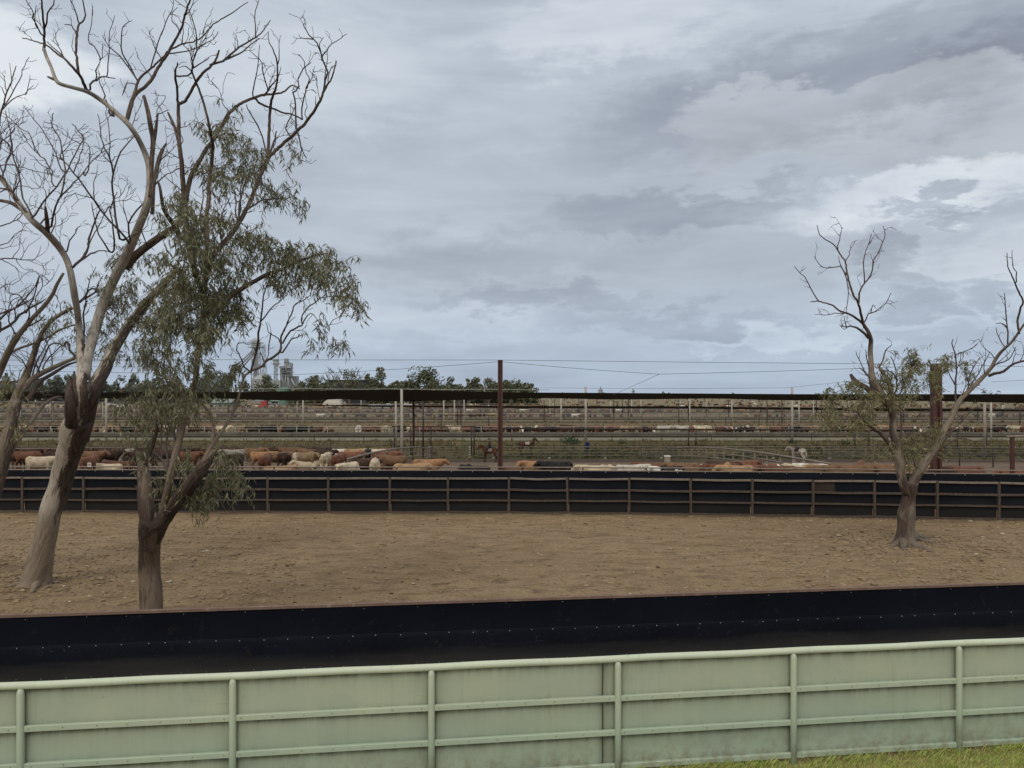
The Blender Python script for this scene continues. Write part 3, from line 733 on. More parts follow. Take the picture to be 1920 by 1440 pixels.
for pts in ([(83,55,4),(90,25),(100,10),(105,-12)], [(82,68,3.5),(70,52),(62,34),(60,16),(44,-8)], [(69,53,2.5),(66,35),(68,10)], [(119,106,3.5),(100,90),(88,79)], [(118,105,2.5),(108,85),(95,74)],
            [(107,83,2),(104,65),(100,54)], [(149,44,3.2),(144,30),(136,9),(127,-8)], [(143,63,3.4),(138,52),(130,47),(121,46)], [(168,171,4.5),(170,160,4.5),(181,149),(191,143),(200,145),(216,147)],
            [(200,145,2.6),(202,120),(204,95),(207,60),(215,29)], [(180,150,3),(181,139),(179,132),(186,118),(190,105),(193,84)], [(187,108,2.6),(175,86),(166,74),(171,55),(173,30),(174,11)],
            [(283,126,3),(291,98),(298,78),(306,54),(315,34),(322,20),(325,-4)], [(313,100,3.2),(338,98),(365,92),(383,82),(400,72),(409,59)], [(258,152,3.4),(245,126),(229,100),(227,80),(228,58),(236,45),(248,39)],
            [(256,147,3.2),(226,106),(206,88),(192,66)], [(238,155,2.2),(231,180),(240,150)], [(338,60,2.6),(325,40),(323,25),(333,14)], [(347,30,2.4),(360,10),(366,-6)],
            [(198,178,3),(190,165),(187,150),(184,132)], [(203,208,4),(212,216,5),(198,187,3)], [(247,238,2.2),(254,215),(262,200),(268,180)], [(245,462,5),(222,430),(196,402),(176,376),(156,346),(138,322),(118,300),(98,290)],
            [(186,385,2.5),(170,371),(142,365),(120,371)], [(225,448,5),(217,408,4.8),(213,370),(210,342),(215,315),(225,285),(241,268),(256,248)], [(213,322,3.6),(206,297),(196,280),(190,255),(187,232),(183,214)],
            [(206,300,2.6),(206,270),(205,240),(200,214),(197,196)], [(244,452,4),(241,420),(256,396),(276,372),(285,352),(302,336),(322,322),(336,315)], [(96,425,4.5),(104,388),(115,365),(123,330),(128,318),(140,292),(152,270),(157,255),(147,246),(135,232)],
            [(110,374,3.2),(128,352),(148,334),(166,311),(190,286),(214,272)], [(66,402,4),(82,378),(104,350),(122,322),(118,290),(113,262),(98,240),(97,222),(100,212)], [(60,402,4),(44,372),(38,340),(30,310),(22,285),(18,240),(10,208)],
            [(97,340,3),(96,320),(84,300),(70,285),(62,268),(55,250),(35,238),(18,222),(5,212)], [(113,316,3),(105,285),(92,262),(75,238),(52,210),(47,198)], [(140,318,3),(148,300),(154,280),(157,262),(151,250)],
            [(160,330,3),(168,300),(168,275),(156,265)], [(126,470,3.4),(130,452),(142,436),(147,425)], [(137,500,6),(150,486),(162,472),(167,448),(180,410),(190,392)], [(148,492,4),(170,476),(184,470),(206,472)], [(157,480,3),(170,450),(186,420),(205,385)],
            [(155,640,5),(158,590,4),(162,552,3),(170,525),(180,500)], [(150,565,6),(160,556),(172,540),(182,548)], [(160,560,5),(178,548),(186,530)], [(300,300,2.4),(316,288),(332,270)], [(262,425,3),(275,455),(290,470)],
            [(205,470,4),(185,440),(178,410),(172,380)], [(214,468,4),(212,430),(205,395),(220,360)], [(296,214,2.4),(310,208),(318,206)], [(292,232,2),(294,205),(310,185),(309,178)]):
    T1.limb(T1.twigs, pts, 6, 2, .0, None, .9)
for (x, y, a, L, q) in ((10,340,1.7,130,3.5),(25,365,1.5,120,3.5),(35,380,1.9,150,3.5),(55,408,1.7,110,3),(72,422,1.4,100,3),(-5,330,1.5,120,3.5),(-20,312,1.3,130,4),(95,445,1.2,70,2.5),(120,480,2.2,50,2),(152,270,2.1,60,2),(190,286,1.4,60,2),
                        (213,330,2.2,70,2.2),(196,402,1.4,80,2.4),(176,376,1.9,70,2.2),(231,440,1.3,70,2.2),(241,420,2.0,60,2),(285,352,1.2,60,2),(118,300,2.2,70,2.2),(98,330,1.9,80,2.2),(60,300,2.0,80,2),(150,640,2.4,60,2.4),(340,85,1.2,50,2),(302,118,1.9,60,2),(285,148,2.2,50,2),(380,69,1.2,40,1.6),(82,60,2.0,40,2),(145,100,2.3,40,1.8),(60,76,2.2,30,1.4)):
    T1.twig(x, y, a, L, q)
br1 = mb
lf = MB()
for (x, y, rx, ry, c) in ((232,505,28,45,420),(215,560,34,34,360),(190,600,34,30,200),(170,640,34,34,180),(255,470,22,30,140),(300,540,45,40,420),(255,570,40,40,380),(190,530,18,18,50),(210,655,50,22,200),(135,605,16,14,40),(120,570,20,12,30)):
    T1.foliage(lf, x, y, rx, ry, c)
br1.absorb(T1.twigs).absorb(T1.stems).build('branches', [M_barkB, M_twig], e1, True)
lf.build('foliage', M_leaf, e1)

# ---- tree 2: forked gum just behind the black belt, carrying most of the leaves
T2 = Tree(15.4, 11, 1170, .8); T2.stems = MB()
e2 = empty('eucalyptus_tree', gx(284, 15.4), 'forked gum with broken stubs and a leafy crown behind the near black fence', 'tree', 'old eucalyptus trees in the bare paddock')
mb = MB()
def wear2(k, o, p): return max(0, min(1, .30 + (p.z - .9) * .28 - .35 * o.x + .3 * noise.noise((p.x * 2, p.y * 2, p.z))))
T2.limb(mb, [(286,1178,50),(285,1150,43),(283,1110,41),(280,1070,38),(280,1035,39),(282,1005,44),(285,985,48),(287,972,46)], 22, 4, .10, wear2)
T2.limb(mb, [(283,1000,36),(277,965,31),(272,930,28),(270,900,25),(268,878,23),(268,865,19)], 16, 4, .12, lambda k, o, p: .45 - .3 * o.x)
T2.limb(mb, [(287,1005,38),(303,978,32),(318,957,28),(337,934,25),(356,908,24),(374,886,25),(388,866,22),(402,847,17)], 16, 4, .14, lambda k, o, p: .75 - .55 * o.z)
T2.limb(mb, [(302,972,16),(311,935,16),(318,902,16),(325,870,16),(332,840,15),(340,810,14),(347,782,13),(355,758,12),(362,735,11),(368,700,11),(371,670,12),(376,640,12),(380,600,11),(383,560,11),(385,520,11),(387,480,10),(388,440,10),(388,400,9)], 14, 4, .08, lambda k, o, p: .25)
mb.build('trunk', M_barkB, e2, True)
mb = MB()
T2.limb(mb, [(272,872,11),(280,852,10),(287,832,9),(292,814,8),(295,795,5)], 8, 3, .15, lambda k, o, p: 1)
T2.limb(mb, [(388,400,9),(392,370,9),(391,350,9),(395,322,8),(398,298,8),(398,268,6.5),(391,232,5.5),(381,192,5),(372,166,4.5),(366,150,4),(359,134,4)], 9, 4, .06, wd, .4)
T2.limb(mb, [(376,645,13),(384,600,13),(398,580,13),(420,562,12),(440,550,11),(460,537,10),(480,526,9),(500,515,9),(517,509,8),(535,502,6),(560,490,4.5),(590,479,3.5),(622,474,2.5)], 10, 4, .08, wd)
T2.limb(mb, [(384,520,12),(400,478,12),(420,455,11),(440,430,11),(455,405,10),(466,384,9),(476,360,9),(485,336,9),(494,315,9),(503,296,8),(516,283,7.5),(530,270,7),(546,257,7),(560,243,6.5),(574,229,6),(590,206,6),(600,190,5.5),(606,174,5),(615,157,4),(621,149,3.5),(627,130,3),(631,114,2)], 10, 4, .06, wd, .4)
T2.limb(mb, [(352,450,12),(348,385,11),(357,335,10),(374,302,9),(386,281,8.5),(400,262,8),(416,235,8),(431,211,7),(445,198,6.5),(460,190,6),(480,182,5.5),(500,177,5),(524,175,4),(536,169,3.5),(548,160,3),(562,166,2)], 10, 4, .06, wd, .4)
T2.limb(mb, [(383,560,13),(366,510,13),(352,450,13),(345,400,12),(345,362,11),(342,330,10),(340,300,9.5),(336,270,9),(335,240,8.5),(335,215,7.5),(335,196,7),(345,191,6.5),(356,176,6),(368,153,6),(380,138,5.5),(394,125,5),(405,112,4.5),(411,94,3.5)], 10, 4, .06, wd, .4)
T2.limb(mb, [(502,298,7),(504,262,7),(505,236,6.5),(507,202,6),(510,184,5.5),(515,170,5),(520,150,4),(520,121,3.2),(515,100,2.8),(505,80,2.2),(503,61,1.6)], 8, 4, .04, wd, .4)
T2.limb(mb, [(335,267,7),(328,240,6.5),(322,226,6),(315,211,4)], 8, 3, .08, wd)
T2.limb(mb, [(376,880,11),(386,856,10),(395,840,9),(405,825,8),(418,806,7),(430,786,6.5),(441,764,6),(449,738,5),(456,712,4.5),(468,697,5),(490,688,5),(498,678,5),(515,668,5.5),(525,658,5),(527,645,4.2),(527,631,4),(535,615,3.4),(541,600,3),(548,585,3),(553,571,2.6),(568,564,2),(581,554,1.6)], 9, 4, .06, lambda k, o, p: .1, .3)
T2.limb(mb, [(398,832,8),(400,800,7),(396,780,6.5),(388,767,6.5),(372,753,6.5),(352,743,6.5),(340,728,6.5),(325,715,6),(305,706,5),(288,699,3.5)], 8, 4, .06, lambda k, o, p: .1, .4)
br2 = mb
for pts in ([(335,196,6),(333,180,5),(330,161,5),(328,147,5),(330,130,4),(333,118,3)], [(330,142,4),(345,142),(356,140,4),(361,135,4)], [(360,134,4),(362,115,3),(368,95),(369,70),(363,42),(355,20),(340,9),(324,-4)], [(362,128,3),(380,117),(393,106)], [(360,134,3),(350,125),(335,127)],
            [(362,125,2.4),(357,100),(345,85),(336,72)], [(365,108,2.4),(372,90),(386,72),(398,35)], [(395,122,5),(418,113,4.5),(440,95,4),(460,81),(480,70),(495,56),(507,38)], [(420,112,4.4),(440,106),(455,96),(470,85),(487,72)], [(445,92,2.4),(446,78),(443,66)], [(479,70,3),(479,50),(479,20),(487,-5)], [(465,77,2.4),(468,68)],
            [(478,185,5),(495,198,4.5),(515,205),(545,215),(566,224,3)], [(495,180,4.4),(510,160),(519,147)], [(475,183,3),(475,160),(482,140),(485,110),(487,84)], [(502,166,3),(495,140),(490,118),(480,105),(468,95)], [(520,148,2.6),(527,125)], [(521,120,2.6),(523,96),(526,66)],
            [(606,174,4.4),(611,150),(613,135),(605,112),(600,95),(594,80),(580,66),(570,50),(571,44)], [(603,110,2.8),(612,95),(622,82),(640,72),(650,64)], [(601,94,2.4),(601,80),(607,69)], [(580,74,2.4),(565,72),(560,64)], [(615,150,2.4),(622,128),(628,122)], [(608,148,2.2),(613,118),(613,92)],
            [(555,241,5),(555,216,4),(555,196),(550,180),(553,170),(561,160),(558,149),(566,134),(572,125),(583,117)], [(567,224,3.4),(565,205),(571,182),(575,164),(580,150),(573,138),(571,115),(560,102)], [(575,166,2.4),(584,148),(590,124)], [(544,254,3.6),(536,240),(546,215),(553,200)],
            [(557,244,4),(563,265),(568,284),(575,296)], [(566,278,2.6),(562,292),(560,306)], [(549,258,2.6),(545,272),(541,282)], [(592,203,2.4),(592,180)], [(504,292,5),(514,268),(517,252),(519,246)], [(500,290,4),(492,255),(470,215),(462,196)], [(515,290,2),(520,300)],
            [(530,660,3.8),(545,638),(555,633),(566,629)], [(529,642,4),(545,620),(560,612),(567,607,3.4),(565,597),(573,582),(590,568),(600,560),(616,556),(637,556)], [(567,608,3),(577,592),(586,590),(597,602)], [(525,642,2.8),(515,630),(507,626),(502,617),(498,604)], [(507,628,3),(505,646),(504,664),(497,677)], [(465,694,3.4),(455,682),(450,670),(444,657),(446,645),(456,642),(470,645)], [(527,625,2.6),(540,606),(554,594)],
            [(470,697,5),(478,668,4.8),(484,640,4.6),(487,610),(490,590),(493,565),(497,546),(504,526)], [(489,602,3.4),(500,590),(515,571),(530,560),(541,547)], [(497,690,3),(492,670),(488,660)], [(612,615,2),(625,600),(645,592),(660,592)],
            [(318,908,6),(312,880),(303,863),(297,856),(286,847)], [(303,864,4),(303,840),(302,820),(300,795),(299,752)], [(316,892,5),(315,862),(313,830),(312,802),(304,780),(298,764)], [(331,832,6),(325,815),(318,800),(304,786),(293,773)], [(326,816,5),(328,792),(326,775),(320,763)],
            [(388,448,5),(375,420),(377,395),(380,350)], [(390,345,4),(410,330),(430,300)], [(440,430,4),(450,390),(452,350),(465,320)], [(446,420,4.4),(450,380),(458,350),(468,330),(482,325)], [(462,395,4),(478,382),(495,374),(520,372),(535,355),(548,350)], [(448,426,4),(442,395),(442,370),(435,352)], [(416,458,4),(413,430),(420,395),(432,370)], [(530,370,2),(545,380),(555,395),(560,405)],
            [(250,915,3),(262,912),(270,918)], [(352,880,6),(352,900),(353,925),(358,940),(352,948)], [(372,905,7),(350,942,7),(353,960,4)]):
    T2.limb(T2.twigs, pts, 6, 2, .0, None, .9)
for (x, y, a, L, q) in ((328,240,2.2,60,2),(340,300,2.3,70,2.2),(338,280,.9,60,2),(335,240,.8,40,1.8),(400,262,1.9,60,2),(431,211,1.9,70,2),(500,177,1.2,50,1.8),(574,229,1.6,60,2),(600,190,2.0,40,1.8),(516,283,1.9,60,2),(476,360,2.1,60,2.2),(388,440,2.3,70,2.2),(362,128,1.9,60,2),(368,95,1.2,60,1.8),(440,95,1.9,30,1.5),(345,360,2.4,70,2.4),(352,330,.6,60,2),(391,350,2.5,60,2)):
    T2.twig(x, y, a, L, q)
T2.stems_mat = M_twig
lf = MB()
for (x, y, rx, ry, c) in ((405,240,42,26,170),(440,205,20,16,60),(455,275,45,26,150),(400,310,40,45,330),(470,300,45,36,270),(455,335,45,25,180),(508,345,32,40,260),(545,285,20,16,50),(560,365,20,16,70),(528,375,20,14,50),(340,372,45,26,240),(365,412,52,34,520),(300,402,22,28,120),(430,440,48,32,360),(345,470,58,42,640),(470,440,44,24,240),(430,480,50,34,420),(505,470,42,26,260),(548,455,34,20,150),(575,480,52,30,380),(620,505,48,34,380),(655,540,28,26,190),(560,525,58,28,330),(500,505,40,20,180),(430,560,38,30,380),(395,520,55,45,620),(330,545,50,42,560),(300,600,48,40,500),(350,620,58,40,600),(400,610,35,34,260),(300,655,62,26,360),(350,680,48,20,200),(590,622,24,12,70),(628,640,10,18,70),(600,605,20,10,40),(560,410,3,6,9),(405,575,60,40,420),
                         (440,690,14,18,60),(395,700,20,26,110),(300,735,58,30,330),(262,762,46,30,240),(340,752,50,26,200),(265,800,40,30,240),(322,775,36,20,120),(425,878,24,34,300),(405,905,34,32,320),(440,905,12,24,110),(345,862,24,30,150),(300,892,26,20,110),(330,915,28,18,120),(262,840,20,14,50),(375,935,22,14,70),(415,840,22,16,60)):
    T2.foliage(lf, x, y, rx, ry, c, (.10, .19), .0135)
br2.absorb(T2.twigs).absorb(T2.stems).build('branches', [M_barkB, M_twig], e2, True)
lf.build('foliage', M_leaf, e2)

# ---- tree 0: half out of the picture at the far left
T0 = Tree(20.5, 5, 1070, .8); T0.stems = MB(); T0.ws = .76
e0 = empty('eucalyptus_tree', gx(-60, 20.5), 'sparse grey limbed gum leaning into the picture, cut off by the left edge', 'tree', 'old eucalyptus trees in the bare paddock')
mb = MB()
T0.limb(mb, [(-62,1078,60),(-58,1040,48),(-45,1000,42),(-28,955,38),(-10,910,32),(2,870,28),(12,830,25),(20,795,24),(27,760,24),(38,730,22),(50,702,18),(60,672,14),(70,645,12),(80,622,10),(95,603,9),(112,590,9),(136,577,8)], 16, 4, .1, lambda k, o, p: .35 + .25 * o.x)
mb.build('trunk', M_barkC, e0, True)
mb = MB()
T0.limb(mb, [(-45,1000,30),(-40,900,24),(-32,800,22),(-18,735,20),(-2,700,17),(14,663,16),(30,635,14),(48,612,12),(65,592,10),(85,571,10),(99,551,9),(106,535,8),(119,512,6)], 12, 4, .06, lambda k, o, p: .16)
T0.limb(mb, [(38,738,14),(55,716,14),(72,703,13),(98,690,11),(120,680,9),(142,671,7)], 10, 4, .08, lambda k, o, p: .2)
T0.limb(mb, [(50,752,12),(62,735,11),(76,715,10),(100,700,8),(125,685,6),(145,678,4)], 8, 4, .08, lambda k, o, p: .9)
T0.limb(mb, [(8,875,10),(20,852,9),(35,826,9),(55,796,8),(74,770,8),(90,752,7),(105,745,6),(116,744,3)], 8, 4, .06, lambda k, o, p: .16)
T0.limb(mb, [(14,665,8),(28,657,7),(45,650,6),(75,640,5),(100,626,4.5),(120,615,4.5),(140,609,4)], 8, 3, .05, lambda k, o, p: .16)
T0.limb(mb, [(-30,790,12),(-22,640,9),(-20,500,8),(-16,380,7),(-8,290,6),(0,220,5),(6,197,4),(12,175,3.5),(21,154,3),(26,134,2.5),(31,124,2)], 8, 4, .05, lambda k, o, p: .2, .5)
br0 = mb
for pts in ([(-20,640,7),(0,621,7),(28,601,6),(46,584,5.5),(70,570,4.5),(86,560)], [(-20,618,6),(0,599,5.5),(22,580,4.5),(46,569),(62,558)], [(-20,600,5),(0,590),(30,577),(52,555),(67,535),(72,520)], [(48,614,5),(75,600),(84,590)], [(-14,725,6),(0,718,5.5),(28,715),(52,709)], [(48,586,4),(62,560),(70,530),(78,515),(92,528)], [(5,200,3),(20,181),(31,160),(40,140),(45,124),(55,107)], [(4,206,3),(22,187),(46,176),(63,160)], [(50,175,2),(55,150),(56,141)], [(10,180,2.4),(4,165),(-6,158)], [(12,170,2.4),(8,152),(-4,138)], [(22,154,2),(18,118)],
            [(70,700,4),(85,660),(95,645),(112,645,3.5),(120,650)], [(60,706,4),(70,675),(85,650),(100,620)], [(80,690,4),(92,668),(110,652),(120,648),(126,655)], [(105,745,3),(80,732),(70,722),(60,714,3)], [(85,740,3),(75,730),(62,716)], [(126,640,5),(132,655),(143,672,6)], [(35,716,2.4),(38,695),(50,685)], [(18,720,2),(20,700),(17,682)]):
    T0.limb(T0.twigs, pts, 6, 2, 0, None, .9)
for (x, y, a, L, q) in ((30,635,1.4,120,3),(48,612,1.3,110,3),(65,592,1.2,90,2.6),(0,621,1.1,90,3),(28,601,1.2,90,2.4),(0,599,1.2,90,2.4),(72,703,1.3,90,2.6),(50,702,1.9,90,2.6),(98,690,1.3,70,2.4),(60,672,1.7,80,2.4),(90,752,2.0,50,2),(75,640,1.2,60,2),(-18,500,1.0,120,3),(-16,440,.7,100,3),(-10,300,1.1,90,2.6),(112,590,1.3,50,2),(-18,560,.8,90,2.6),(-20,480,.5,80,2.4)):
    T0.twig(x, y, a, L, q)
lf = MB()
for (x, y, rx, ry, c) in ((92,598,34,14,90),(75,640,20,22,80),(52,628,18,14,40),(120,565,22,12,40),(15,755,26,40,170),(32,800,18,20,80),(110,625,20,14,50),(60,700,14,12,24)):
    T0.foliage(lf, x, y, rx, ry, c)
br0.absorb(T0.twigs).absorb(T0.stems).build('branches', [M_barkC, M_twig], e0, True)
lf.build('foliage', M_leafy, e0)

# ---- right tree
T3 = Tree(24.6, 8, 1018, .7); T3.stems = MB(); T3.dens = 4.0
e3 = empty('eucalyptus_tree', gx(1700, 24.6), 'half dead gum with Y shaped trunk and sparse leaf tufts at the right', 'tree', 'old eucalyptus trees in the bare paddock')
mb = MB()
wr = lambda k, o, p: max(0, min(1, .34 - .2 * o.x + .6 * noise.noise((p.x * 2, p.y * 2, p.z))))
T3.limb(mb, [(1697,1024,62),(1697,1014,44),(1698,1000,34),(1699,980,32),(1700,962,33),(1702,947,28),(1704,933,25),(1706,918,28),(1706,906,30)], 20, 4, .10, wr)
T3.limb(mb, [(1700,925,20),(1692,900,19),(1688,878,20),(1686,850,18),(1679,828,17),(1674,810,15),(1674,785,14),(1670,765,16),(1658,748,19),(1645,733,20),(1638,718,18),(1634,700,13),(1633,680,11),(1632,655,10),(1633,638,9),(1629,624,8),(1622,613,7),(1617,604,6)], 14, 4, .10, lambda k, o, p: max(0, .40 - .2 * o.x + .5 * noise.noise(p * 1.7)))
T3.limb(mb, [(1704,932,24),(1714,902,21),(1724,882,20),(1738,862,20),(1750,846,17),(1758,833,15),(1766,816,14),(1775,800,13.5),(1784,782,12.5),(1792,765,12),(1802,748,11),(1815,735,10),(1830,720,9.5),(1845,705,8.5),(1858,690,7.5),(1866,675,7),(1875,662,6.5),(1885,652,6),(1895,643,5.5),(1906,629,5),(1916,614,4.5),(1927,598,4),(1944,572,3)], 14, 4, .09, lambda k, o, p: max(0, .30 + .25 * o.x + .45 * noise.noise(p * 1.7)))
T3.limb(mb, [(1684,838,14),(1685,862,17),(1688,888,15),(1690,906,12),(1694,921,5)], 10, 4, .2, lambda k, o, p: .05)
roots(mb, 1700, 24.6, ([(1692,1018,.17),(1683,1022,.12),(1674,1026,.07),(1670,1027,.03)], [(1706,1016,.18),(1722,1015,.12),(1742,1019,.09),(1758,1014,.06),(1768,1012,.02)], [(1702,1020,.16),(1714,1025,.11),(1730,1029,.09),(1746,1035,.05)], [(1697,1021,.14),(1693,1028,.09),(1697,1034,.04)], [(1712,1014,.14),(1730,1009,.08),(1750,1007,.04)]), 8)
mb.build('trunk', M_barkC, e3, True)
mb = MB()
T3.limb(mb, [(1650,742,16),(1636,735,13),(1624,727,12),(1610,720,11),(1601,712,10),(1595,702,6)], 10, 4, .1, lambda k, o, p: .6)
T3.limb(mb, [(1668,765,13),(1668,748,12),(1670,730,11),(1665,714,10),(1656,700,8),(1649,690,6)], 9, 4, .1, wd)
T3.limb(mb, [(1675,842,12),(1662,825,10),(1650,812,9),(1635,802,6.5),(1620,790,5),(1608,772,3)], 8, 4, .08, wd)
T3.limb(mb, [(1618,606,6),(1615,592,5.6),(1612,578,5),(1608,565,4.6),(1600,553,4.4),(1595,538,4.2),(1590,520,4),(1587,505,3.6),(1585,490,3.4),(1577,479,3),(1570,468,2.8),(1564,459,2.5),(1550,450,2.2),(1537,440,2),(1532,422,1.5)], 7, 4, .03, wd, .35)
T3.limb(mb, [(1622,612,5),(1606,597,5),(1590,588,4.5),(1575,583,4),(1560,572,3.5),(1546,568,3),(1534,565,2.6),(1520,566,2)], 7, 4, .03, wd, .35)
T3.limb(mb, [(1854,704,7),(1868,700,6.5),(1882,696,6),(1896,685,5),(1912,678,4.5),(1930,674,4),(1955,664,3)], 8, 4, .04, wd, .35)
T3.limb(mb, [(1911,626,5),(1908,602,4.5),(1913,580,4.2),(1918,565,3.8),(1911,550,3.4),(1903,530,3),(1896,514,2.6),(1890,500,2.2),(1888,474,1.6)], 7, 4, .03, wd, .35)
br3 = mb
for pts in ([(1571,470,2.2),(1573,450),(1577,435),(1580,426)], [(1585,490,2.2),(1592,478),(1595,465),(1604,451)], [(1588,516,2.8),(1577,500),(1574,498),(1560,502),(1545,502),(1535,495),(1527,481)], [(1577,500,2),(1572,480)], [(1577,499,2.6),(1587,524),(1591,548),(1588,575),(1588,588)], [(1610,570,3.6),(1612,550),(1621,530),(1632,518),(1636,505),(1637,490),(1646,475),(1655,455),(1660,440),(1656,424)],
            [(1621,530,2.8),(1620,500),(1620,480),(1629,456),(1634,438)], [(1630,458,1.8),(1636,446)], [(1536,566,2.8),(1525,550),(1515,530),(1500,512),(1489,499)], [(1586,587,2.4),(1565,588),(1545,591),(1528,590)], [(1627,631,6),(1615,620,5),(1600,613,4),(1588,613),(1575,610)], [(1587,613,2.4),(1583,595)], [(1588,613,2),(1583,618),(1574,608)], [(1620,604,3),(1628,590),(1640,585),(1655,573),(1665,563),(1671,549)], [(1633,586,2),(1637,572),(1642,578)],
            [(1648,690,3.4),(1655,675),(1660,656),(1670,650),(1671,648)], [(1668,748,4),(1678,738),(1681,715),(1679,692),(1670,668)], [(1678,742,4),(1688,738),(1696,716),(1706,700),(1716,688)], [(1681,712,3),(1674,700),(1660,690)], [(1634,712,2.8),(1621,696),(1611,676),(1605,659)], [(1631,692,3),(1625,668),(1623,656)], [(1694,720,2.4),(1690,700),(1700,690)],
            [(1889,651,3.4),(1890,622,3),(1884,610),(1876,606),(1867,606)], [(1888,652,2.6),(1876,641),(1870,625),(1868,614)], [(1889,618,2.8),(1886,585),(1884,562),(1883,549)], [(1886,600,2),(1880,596)], [(1905,528,2.4),(1906,510),(1899,500),(1898,484),(1898,469)], [(1805,748,4.4),(1815,729),(1828,724),(1838,722)], [(1815,729,3),(1820,700),(1829,682),(1838,669)], [(1819,724,3),(1835,700),(1845,680),(1856,659)], [(1792,762,4),(1791,722,3.8),(1793,700),(1793,680),(1790,661),(1785,646),(1787,636)], [(1791,722,3.2),(1783,708),(1777,694)], [(1790,668,2.6),(1800,661),(1820,655),(1833,644)], [(1794,694,2),(1801,676),(1801,660)], [(1858,692,3.6),(1866,684),(1884,678),(1896,668),(1905,650)], [(1866,684,2),(1882,672),(1896,655)],
            [(1752,846,3.4),(1770,838),(1790,825),(1810,822),(1838,832)], [(1768,832,4),(1788,806),(1806,786),(1824,768)], [(1790,805,2.6),(1800,800)], [(1745,858,4),(1762,850),(1778,846),(1790,850)], [(1765,700,4),(1776,696),(1784,690)], [(1690,845,5),(1698,826),(1704,808)], [(1686,835,4),(1690,800),(1688,770),(1692,745)], [(1720,782,3),(1728,772),(1745,768)], [(1608,772,3),(1590,768),(1568,756),(1555,744),(1550,735)], [(1616,784,3.4),(1592,782),(1565,777),(1545,770)], [(1635,802,3),(1612,792),(1590,790)], [(1612,722,3),(1600,730),(1588,735)], [(1635,745,4),(1640,755),(1648,765)], [(1700,745,3),(1690,742),(1678,748)], [(1820,726,2.6),(1812,705),(1808,688)], [(1745,768,2.4),(1748,745),(1742,722),(1745,700)], [(1748,745,2.2),(1758,715),(1762,690),(1765,672)], [(1716,700,2.4),(1708,680),(1704,664)], [(1742,862,5),(1735,845),(1728,838)]):
    T3.limb(T3.twigs, pts, 6, 2, 0, None, .6)
for (x, y, a, L, q) in ((1720,880,1.9,70,2.2),(1700,850,1.2,70,2),(1668,745,2.2,50,2),(1802,748,1.6,60,2),(1845,705,1.9,50,2),(1866,675,1.7,50,1.8),(1896,685,.7,40,1.8),(1912,678,.4,40,1.6),(1758,833,.5,60,2),(1738,862,2.2,60,2),(1674,785,.9,60,2),(1640,715,2.6,40,1.8)):
    T3.twig(x, y, a, L, q)
lf = MB()
for (x, y, rx, ry, c) in ((1702,668,32,26,230),(1690,700,34,18,150),(1760,675,32,14,130),(1808,690,12,28,70),(1740,720,30,28,130),(1645,745,40,24,230),(1660,700,16,36,150),(1600,728,26,18,100),(1575,785,46,22,260),(1556,742,14,20,60),(1625,768,42,22,190),(1735,828,46,34,330),(1690,838,22,24,120),(1660,850,30,20,90),(1700,745,36,16,100),(1745,690,16,16,50),(1548,768,22,14,70),(1600,790,30,14,80),(1700,870,14,14,30)):
    T3.foliage(lf, x, y, rx, ry, c, (.10, .19), .0155, 1.3, .8)
br3.absorb(T3.twigs).absorb(T3.stems).build('branches', [M_barkB, M_twig], e3, True)
lf.build('foliage', M_leafy, e3)
# ---------------------------------------------------------------- animals
def remeshed(mb, name, voxel, smooth_it=4):
    """fuse overlapping closed volumes into one continuous skin"""
    me = mb.mesh(name + '_raw', []) if False else bpy.data.meshes.new(name + '_raw')
    me.from_pydata(mb.v, [], mb.f); me.update()
    o = bpy.data.objects.new(name + '_raw', me); COL.objects.link(o)
    bm = bmesh.new(); bm.from_mesh(me); bmesh.ops.recalc_face_normals(bm, faces=bm.faces); bm.to_mesh(me); bm.free()
    md = o.modifiers.new('r', 'REMESH'); md.mode = 'VOXEL'; md.voxel_size = voxel
    sm = o.modifiers.new('s', 'SMOOTH'); sm.factor = .5; sm.iterations = smooth_it
    dg = bpy.context.evaluated_depsgraph_get()
    out = bpy.data.meshes.new_from_object(o.evaluated_get(dg)); out.name = name
    bpy.data.objects.remove(o); bpy.data.meshes.remove(me)
    out.polygons.foreach_set('use_smooth', [True] * len(out.polygons)); out.update()
    return out
def ell(c, ax, ry, rz, n=14):
    return [(c[0], c[1] + ry * math.cos(2*math.pi*k/n), c[2] + rz * math.sin(2*math.pi*k/n)) for k in range(n)]
